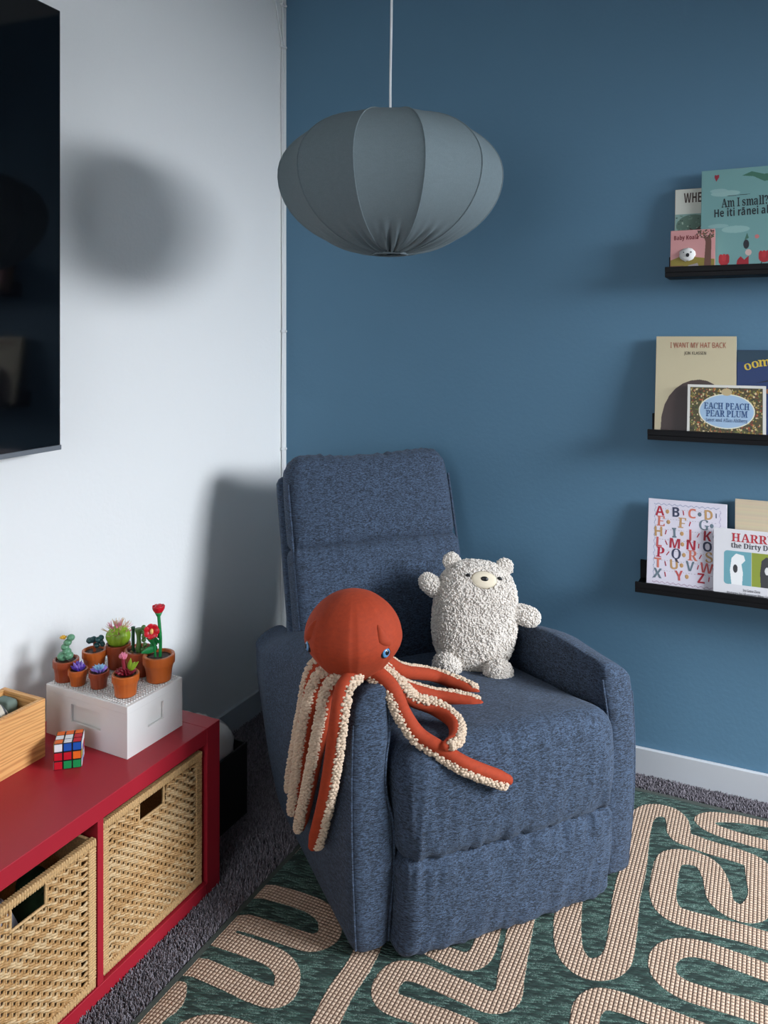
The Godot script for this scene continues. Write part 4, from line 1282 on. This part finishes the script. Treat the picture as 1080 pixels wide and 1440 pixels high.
func wood_mat() -> StandardMaterial3D:
	var w := 512
	var b := PackedByteArray()
	b.resize(w * w * 3)
	var f := FastNoiseLite.new()
	f.seed = 9
	f.frequency = 0.006
	for y in w:
		for x in w:
			var q := f.get_noise_2d(x * 0.12, y * 1.0) * 0.9 + y * 0.028
			var line := pow(absf(sin(q * 9.0)), 6.0)
			var fine := f.get_noise_2d(x * 0.5, y * 26.0)
			var k := 1.0 - 0.12 * line + 0.08 * fine
			var o := (y * w + x) * 3
			b[o] = clampi(int(222 * k), 0, 255)
			b[o + 1] = clampi(int(168 * k * (1.0 - 0.08 * line)), 0, 255)
			b[o + 2] = clampi(int(104 * k * (1.0 - 0.14 * line)), 0, 255)
	return triplanar(mat(Color.WHITE, 0.55, {"albedo_texture": image_tex(w, w, b)}), 0.34)

func wooden_box() -> void:
	var wood := wood_mat()
	var z0 := 1.313
	var L := 0.40
	var x0 := 0.062
	var x1 := 0.197
	var h := 0.133
	var o := Vector3((x0 + x1) / 2, BENCH_TOP, z0 + L / 2)
	var t := thing("wooden_box", "open light wood box of folded cloth on the bench", "box", o)
	var w := x1 - x0
	part("front_board", MB.new().box(Vector3(w / 2 - 0.006, h / 2, 0), Vector3(0.012, h, L), 0.0012, 2), wood, t)
	part("back_board", MB.new().box(Vector3(-w / 2 + 0.006, h / 2, 0), Vector3(0.012, h, L), 0.0012, 2), wood, t)
	for s in [-1.0, 1.0]: part("end_board", MB.new().box(Vector3(0, h / 2, s * (L / 2 - 0.006)), Vector3(w - 0.024, h, 0.012), 0.0012, 2), wood, t)
	part("box_floor", MB.new().box(Vector3(0, 0.005, 0), Vector3(w - 0.024, 0.01, L - 0.024), 0.001), wood, t)
	# folded striped cloth
	var p := Paint.new(256, 256, rgb(206, 198, 182))
	for k in 8:
		var f := 0.10 + k * 0.11
		p.line(0.0, f, 0.5, f - 0.05, 0.022, rgb(84, 88, 92))
		p.line(0.5, f - 0.05, 1.0, f + 0.03, 0.022, rgb(84, 88, 92))
	var cm := mat(Color.WHITE, 0.95, {"albedo_texture": p.tex()})
	var cl := thing("folded_cloth", "cream cloth with dark grey stripes folded in the wooden box", "cloth", Vector3(o.x + 0.004, BENCH_TOP + 0.012, 1.492))
	part("cloth_roll", MB.new().surf(40, 24, func(a: float, b: float):
		var an := a * TAU
		var e := sqrt(1.0 - pow(absf(b * 2.0 - 1.0), 5.0))
		return Vector3(cos(an) * 0.050 * e, 0.072 + sin(an) * 0.074 * e + 0.003 * noise.get_noise_2d(a * 20.0, b * 6.0), (b - 0.5) * 0.25), true), cm, cl)
	var leaf := mat(rgb(112, 128, 118), 0.9)
	var c2 := thing("folded_cloth", "grey green cloth tucked beside the striped cloth in the wooden box", "cloth", Vector3(0.105, BENCH_TOP + 0.012, 1.345))
	part("cloth_fold", MB.new().pillow(Vector3(0.052, 0.116, 0.034), 0.012, Vector3i(8, 8, 8), func(q: Vector3): return q + Vector3(0, 0.058, 0) + Vector3.ONE * 0.004 * noise.get_noise_3dv(q * 30.0)), leaf, c2)
	var bk := thing("paper_pad", "white paper pad standing in the wooden box behind the striped cloth", "paper", Vector3(0.104, BENCH_TOP + 0.012, 1.662))
	bk.rotation = Vector3(0, 0, 0.16)
	part("sheets", MB.new().box(Vector3(0, 0.095, 0), Vector3(0.012, 0.19, 0.075), 0.001), mat(rgb(214, 220, 226), 0.8), bk)
	part("cover", MB.new().box(Vector3(0.0075, 0.095, 0), Vector3(0.002, 0.192, 0.077), 0.0005), mat(rgb(196, 206, 216), 0.5), bk)

# ---------------------------------------------------------------- brick-built plants
func pot(t: Node3D, r: float, h: float, m: Material, foot := 0.74) -> void:
	var prof := [Vector2(0, 0), Vector2(r * foot, 0), Vector2(r * (foot + 0.02), 0.002), Vector2(r * lerpf(foot, 0.93, 0.45), h * 0.40), Vector2(r * 0.93, h * 0.66), Vector2(r, h * 0.68), Vector2(r, h * 0.97), Vector2(r * 0.98, h), Vector2(r * 0.80, h), Vector2(r * 0.78, h * 0.86)]
	var n := prof.size() - 1
	part("pot", MB.new().surf(64, n, func(a: float, b: float):
		var q: Vector2 = prof[roundi(b * n)]
		var k := fposmod(a * 8.0, 1.0)
		var gr := 0.0012 if (k < 0.08 or k > 0.92) and q.x > r * 0.6 else 0.0
		return Vector3(cos(a * TAU) * (q.x - gr), q.y, sin(a * TAU) * (q.x - gr)), true), m, t)
	part("soil", MB.new().lathe([Vector2(r * 0.79, h * 0.85), Vector2(r * 0.79, h * 0.90), Vector2(r * 0.4, h * 0.91), Vector2(0, h * 0.91)], 24), M.soil, t)

func leaf_mesh(len_: float, w: float, th: float, bend: float) -> MB:   # grows along +y from the origin, bends towards +z
	return MB.new().surf(10, 10, func(a: float, b: float):
		var s := sin(pow(b, 0.8) * PI)
		var an := a * TAU
		return Vector3(cos(an) * w * s, b * len_, sin(an) * th * s + bend * b * b), true)

func aim(d: Vector3, spin := 0.0) -> Basis:
	d = d.normalized()
	var x := d.cross(Vector3.BACK if absf(d.z) < 0.9 else Vector3.RIGHT).normalized()
	return Basis(x, d, x.cross(d)) * Basis(Vector3.UP, spin)

func rosette(t: Node3D, at: Vector3, rings: Array, called: String) -> void:   # rings of [count, tilt, length, width, material, lift]
	for q in rings:
		var lm := leaf_mesh(q[2], q[3], q[3] * 0.45, 0.0).commit()
		for k in q[0]:
			var a: float = TAU * k / q[0] + q[1]
			var d := Vector3(cos(a) * sin(q[1]), cos(q[1]), sin(a) * sin(q[1]))
			var o := part(called, lm, q[4], t)
			o.transform = Transform3D(aim(d), at + Vector3.UP * q[5])

func toy_plants() -> void:
	var terra := mat(rgb(186, 92, 34), 0.35)
	var brown := mat(rgb(150, 66, 36), 0.35)
	M.soil = mat(rgb(52, 30, 22), 0.6)
	var Y := BENCH_TOP + 0.1226
	var g := "brick-built toy plants on the white box"
	var spot := func(called: String, label: String, x: float, z: float) -> Node3D: return thing(called, label, "toy plant", Vector3(x, Y, z), 0.0, g)
	var sage := mat(rgb(96, 146, 112), 0.4)
	var teal := mat(rgb(18, 66, 66), 0.35)
	var green := mat(rgb(20, 128, 64), 0.35)
	var lime := mat(rgb(142, 176, 44), 0.4)
	var olive := mat(rgb(84, 120, 60), 0.4)
	var red := mat(rgb(196, 18, 36), 0.3)
	var yellow := mat(rgb(238, 188, 60), 0.4)
	var purple := mat(rgb(92, 62, 168), 0.3)
	var violet := mat(rgb(150, 122, 208), 0.3)
	var ice := mat(rgb(150, 196, 226), 0.25)
	var wine := mat(rgb(132, 26, 44), 0.4)
	var pink := mat(rgb(222, 128, 152), 0.4)
	var tan := mat(rgb(206, 176, 130), 0.5)
	# 1 prickly pear
	var t: Node3D = spot.call("toy_cactus", "brick-built cactus of round green pads with a yellow flower", 0.138, 1.200)
	pot(t, 0.031, 0.050, brown, 0.8)
	for q in [[-0.008, 0.056, 0.013], [0.006, 0.058, 0.012], [0.002, 0.068, 0.011], [-0.002, 0.079, 0.010], [0.004, 0.090, 0.010], [0.012, 0.102, 0.0095]]:
		var pad := part("pad", MB.new().ell(Vector3(q[0] * 0.9, q[1], q[0] * -0.45), Vector3(q[2], q[2] * 0.86, q[2]), 14, 9), sage, t)
		part("stud", MB.new().lathe([Vector2(0.003, 0), Vector2(0.003, 0.003), Vector2(0, 0.003)], 8, Transform3D(aim(Vector3(0.4, 0.1, 0.9)), Vector3(q[0] * 0.9, q[1], q[0] * -0.45) + Vector3(0.4, 0.1, 0.9).normalized() * q[2] * 0.92)), sage, pad)
	rosette(t, Vector3(-0.006, 0.099, 0.003), [[6, 1.0, 0.011, 0.0035, yellow, 0.0], [4, 0.4, 0.009, 0.003, yellow, 0.001]], "flower_petal")
	# 2 purple crystal plant
	t = spot.call("toy_succulent", "brick-built purple crystal succulent in a small orange pot", 0.188, 1.2085)
	pot(t, 0.0235, 0.038, terra, 0.7)
	rosette(t, Vector3(0, 0.033, 0), [[8, 0.95, 0.022, 0.0062, purple, 0.0], [6, 0.5, 0.024, 0.0062, violet, 0.0], [3, 0.15, 0.025, 0.006, purple, 0.0]], "crystal_leaf")
	# 3 dark jade plant
	t = spot.call("toy_succulent", "brick-built dark teal jade plant with rounded leaves", 0.160, 1.130)
	pot(t, 0.030, 0.052, terra, 0.75)
	part("stem", MB.new().tube(PackedVector3Array([Vector3(0, 0.045, 0), Vector3(0.002, 0.072, 0)]), 0.004, 8), brown, t)
	for k in 16:
		var a := k * 2.4
		var rr := 0.008 + 0.014 * fposmod(k * 0.37, 1.0)
		part("leaf", MB.new().ell(Vector3(cos(a) * rr, 0.064 + 0.021 * fposmod(k * 0.61, 1.0), sin(a) * rr), Vector3(0.0075, 0.006, 0.0075), 12, 8, aim(Vector3(cos(a), 0.8, sin(a)))), teal, t)
	# 4 lavender rosette
	t = spot.call("toy_succulent", "brick-built lavender and ice blue rosette in a small brown pot", 0.243, 1.196)
	pot(t, 0.0235, 0.038, brown, 0.78)
	rosette(t, Vector3(0, 0.036, 0), [[10, 1.15, 0.023, 0.005, violet, 0.0], [8, 0.75, 0.020, 0.005, ice, 0.001], [5, 0.3, 0.016, 0.004, ice, 0.002]], "rosette_leaf")
	# 5 barrel cactus
	t = spot.call("toy_cactus", "brick-built lime barrel cactus with tan spines", 0.199, 1.088)
	pot(t, 0.031, 0.060, brown, 0.78)
	part("barrel", MB.new().surf(48, 14, func(a: float, b: float):
		var k := 1.0 + 0.07 * cos(a * TAU * 10.0)
		return Vector3(cos(a * TAU) * sin(b * PI) * 0.029 * k, 0.078 + cos(b * PI) * 0.026, sin(a * TAU) * sin(b * PI) * 0.029 * k), true), lime, t)
	var spine := MB.new().tube(PackedVector3Array([Vector3.ZERO, Vector3(0, 0.020, 0)]), func(s: float): return 0.0013 * (1.0 - 0.8 * s), 5).commit()
	for k in 60:
		var a := k * 2.399
		var e := 0.10 + 1.20 * (k % 20) / 20.0
		var d := Vector3(cos(a) * sin(e), cos(e), sin(a) * sin(e))
		var o := part("spine", spine, tan if k % 3 else pink, t)
		o.transform = Transform3D(aim(d + Vector3(sin(k * 3.0), 0.2, cos(k * 5.0)) * 0.45), Vector3(d.x * 0.029, 0.078 + d.y * 0.026, d.z * 0.029))
	rosette(t, Vector3(0, 0.102, 0), [[7, 0.9, 0.012, 0.0032, pink, 0.0]], "flower_petal")
	# 6 wine-red sedum with a pink bloom
	t = spot.call("toy_succulent", "brick-built wine red plant with pink bloom and lime leaves", 0.331, 1.199)
	pot(t, 0.0315, 0.050, terra, 0.76)
	rosette(t, Vector3(0, 0.047, 0), [[14, 1.2, 0.028, 0.0048, wine, 0.0], [10, 0.85, 0.022, 0.0048, wine, 0.001], [7, 0.5, 0.018, 0.0045, wine, 0.002]], "red_leaf")
	part("bloom_stem", MB.new().tube(PackedVector3Array([Vector3(-0.003, 0.05, 0), Vector3(-0.006, 0.085, 0.002)]), func(s: float): return 0.0055 - 0.0015 * s, 10), wine, t)
	rosette(t, Vector3(-0.006, 0.084, 0.002), [[6, 0.9, 0.014, 0.0055, pink, 0.0], [4, 0.35, 0.015, 0.005, pink, 0.001]], "bloom_petal")
	for q in [[0.7, 0.030], [1.1, 0.036], [0.2, 0.032], [1.45, 0.028]]:
		var o := part("lime_leaf", leaf_mesh(q[1], 0.0062, 0.003, 0.006), lime, t)
		o.transform = Transform3D(aim(Vector3(sin(q[0]), 0.8, -0.1 - 0.3 * q[0])), Vector3(0.006, 0.056, -0.002))
	# 7 bamboo-like stems
	t = spot.call("toy_bamboo", "brick-built green cane plant with three upright stems", 0.278, 1.096)
	pot(t, 0.038, 0.062, brown, 0.72)
	var dark_green := mat(rgb(30, 78, 48), 0.4)
	part("cane", MB.new().lathe([Vector2(0, 0.05), Vector2(0.0042, 0.05), Vector2(0.0042, 0.112), Vector2(0.0052, 0.113), Vector2(0.0052, 0.117), Vector2(0, 0.117)], 12, Transform3D(Basis(), Vector3(-0.014, 0, 0.008))), dark_green, t)
	part("cane", MB.new().lathe([Vector2(0, 0.05), Vector2(0.0075, 0.05), Vector2(0.0068, 0.07), Vector2(0.0052, 0.088), Vector2(0.006, 0.098), Vector2(0.0095, 0.110), Vector2(0.0095, 0.114), Vector2(0, 0.114)], 14, Transform3D(Basis(), Vector3(0.001, 0, 0.004))), olive, t)
	var knob := MB.new()
	for k in 6: knob.ell(Vector3(0.014 + 0.003 * sin(k * 2.2), 0.064 + k * 0.0105, 0.0 + 0.003 * cos(k * 1.7)), Vector3(0.0058, 0.0060, 0.0058), 12, 8)
	part("knobbly_stem", knob, olive, t)
	for k in 9: part("pebble", MB.new().ell(Vector3(cos(k * 2.4) * 0.020, 0.057, sin(k * 2.4) * 0.020), Vector3(0.004, 0.003, 0.004), 8, 6), mat(rgb(120, 100, 60), 0.6), t)
	# 8 red camellia
	t = spot.call("toy_flower", "tall brick-built plant with two red flowers on green stems", 0.344, 1.1005)
	pot(t, 0.0385, 0.062, terra, 0.74)
	var cam_dir := Vector3(0.62, 0.15, 0.77).normalized()
	var f1 := Vector3(-0.012, 0.120, 0.012)
	var f2 := Vector3(-0.001, 0.172, 0.0)
	part("stem", MB.new().tube(spline([Vector3(0.004, 0.055, 0), Vector3(0.005, 0.10, 0), Vector3(0.0, 0.150, 0), f2 - Vector3.UP * 0.012], 5), 0.0040, 10), green, t)
	part("stem", MB.new().tube(spline([Vector3(-0.006, 0.055, 0.006), Vector3(-0.009, 0.09, 0.006), f1 - cam_dir * 0.008], 5), 0.0030, 10), green, t)
	var pet := MB.new().ell(Vector3.ZERO, Vector3(0.0095, 0.0105, 0.0035), 14, 8).commit()
	for k in 7:
		var a := TAU * k / 7.0
		var x := Vector3.UP.cross(cam_dir).normalized()
		var y := cam_dir.cross(x)
		var o := part("flower_petal", pet, red, t)
		var rd := x * cos(a) + y * sin(a)
		o.transform = Transform3D(Basis(cam_dir.cross(rd), rd, cam_dir) * Basis(Vector3.RIGHT, 0.45), f1 + rd * 0.0095 + cam_dir * 0.001)
	part("flower_centre", MB.new().ell(f1 + cam_dir * 0.004, Vector3(0.0045, 0.007, 0.0045), 12, 8), mat(rgb(238, 190, 110), 0.4), t)
	for k in 9:
		var a := TAU * k / 9.0
		var rd := Vector3(cos(a), 0, sin(a))
		var o := part("flower_petal", pet, red, t)
		o.transform = Transform3D(Basis(Vector3.UP.cross(rd), Vector3.UP, rd) * Basis(Vector3.RIGHT, 0.5), f2 + rd * 0.0095)
	part("flower_bud", MB.new().ell(f2 + Vector3.UP * 0.003, Vector3(0.0105, 0.0085, 0.0105), 14, 10), red, t)
	part("calyx", MB.new().lathe([Vector2(0, -0.004), Vector2(0.005, -0.003), Vector2(0.0095, 0.006), Vector2(0, 0.008)], 12, Transform3D(Basis(), f2 - Vector3.UP * 0.014)), green, t)
	for q in [[Vector3(-0.9, 0.5, 0.1), 0.034, 0.085], [Vector3(-0.8, -0.25, 0.5), 0.042, 0.078], [Vector3(0.35, 0.9, 0.4), 0.030, 0.088], [Vector3(-0.9, 0.1, -0.4), 0.036, 0.074], [Vector3(0.2, 1.0, -0.3), 0.030, 0.100]]:
		var o := part("leaf", leaf_mesh(q[1], 0.0085, 0.002, 0.007), green, t)
		o.transform = Transform3D(aim(q[0]), Vector3(-0.002, q[2], 0.002))

# ---------------------------------------------------------------- bin on the carpet and toys in the basket
func floor_bin() -> void:
	var x0 := 0.045
	var x1 := 0.338
	var z0 := 0.725
	var z1 := 0.975
	var h := 0.205
	var o := Vector3((x0 + x1) / 2, 0.010, (z0 + z1) / 2)
	var t := thing("fabric_bin", "black fabric bin on the carpet between the bench and armchair", "bin", o)
	var m := mat(rgb(18, 18, 20), 0.9)
	var w := x1 - x0
	var d := z1 - z0
	for s in [-1.0, 1.0]:
		part("side_wall", MB.new().box(Vector3(s * (w / 2 - 0.003), h / 2, 0), Vector3(0.006, h, d), 0.002, 2), m, t)
		part("end_wall", MB.new().box(Vector3(0, h / 2, s * (d / 2 - 0.003)), Vector3(w - 0.012, h, 0.006), 0.002, 2), m, t)
	part("bin_floor", MB.new().box(Vector3(0, 0.004, 0), Vector3(w - 0.012, 0.006, d - 0.012)), m, t)
	var b := thing("paper_bag", "crumpled grey and white bag stuffed in the black bin", "bag", o + Vector3(0.0, 0.008, 0.0))
	var p := Paint.new(128, 128, rgb(196, 192, 186))
	for k in 26: p.poly([rng.randf(), rng.randf(), rng.randf(), rng.randf(), rng.randf(), rng.randf()], [rgb(150, 146, 142), rgb(120, 116, 114), rgb(212, 208, 202)][k % 3])
	part("bag_body", MB.new().surf(48, 28, func(a: float, q: float):
		var dv := Vector3(cos(a * TAU) * sin(q * PI), cos(q * PI), sin(a * TAU) * sin(q * PI))
		var k := pow(pow(absf(dv.x), 5.0) + pow(absf(dv.y), 5.0) + pow(absf(dv.z), 5.0), -0.2)
		var cr := 0.97 + 0.10 * absf(noise.get_noise_3dv(dv * 5.0)) - 0.07 * absf(noise.get_noise_3dv(dv * 11.0 + Vector3.ONE))
		return Vector3(0, 0.135, 0) + dv * k * Vector3(w * 0.468, 0.138, d * 0.462) * cr, true), mat(Color.WHITE, 0.6, {"albedo_texture": p.tex()}), b)
	# soft toys inside the second basket
	for q in [["grey plush toy inside the second wicker basket", Vector3(0.375, 0.0, 1.60), Vector3(0.055, 0.12, 0.075), rgb(150, 150, 160)], ["dark green plush toy inside the second wicker basket", Vector3(0.36, 0.0, 1.49), Vector3(0.06, 0.115, 0.05), rgb(34, 60, 36)]]:
		var toy := thing("plush_toy", q[0], "soft toy", Vector3(q[1].x, 0.053, q[1].z))
		var r: Vector3 = q[2]
		part("toy_body", MB.new().surf(24, 18, func(a: float, e: float):
			var dv := Vector3(cos(a * TAU) * sin(e * PI), cos(e * PI), sin(a * TAU) * sin(e * PI))
			return Vector3(0, r.y, 0) + dv * r * (1.0 + 0.12 * noise.get_noise_3dv(dv * 3.0 + q[1] * 9.0)), true), mat(q[3], 1.0), toy)
		part("toy_head", MB.new().ell(Vector3(0.004, r.y * 2.02, 0), Vector3(0.03, 0.028, 0.032), 16, 10), mat(q[3], 1.0), toy)
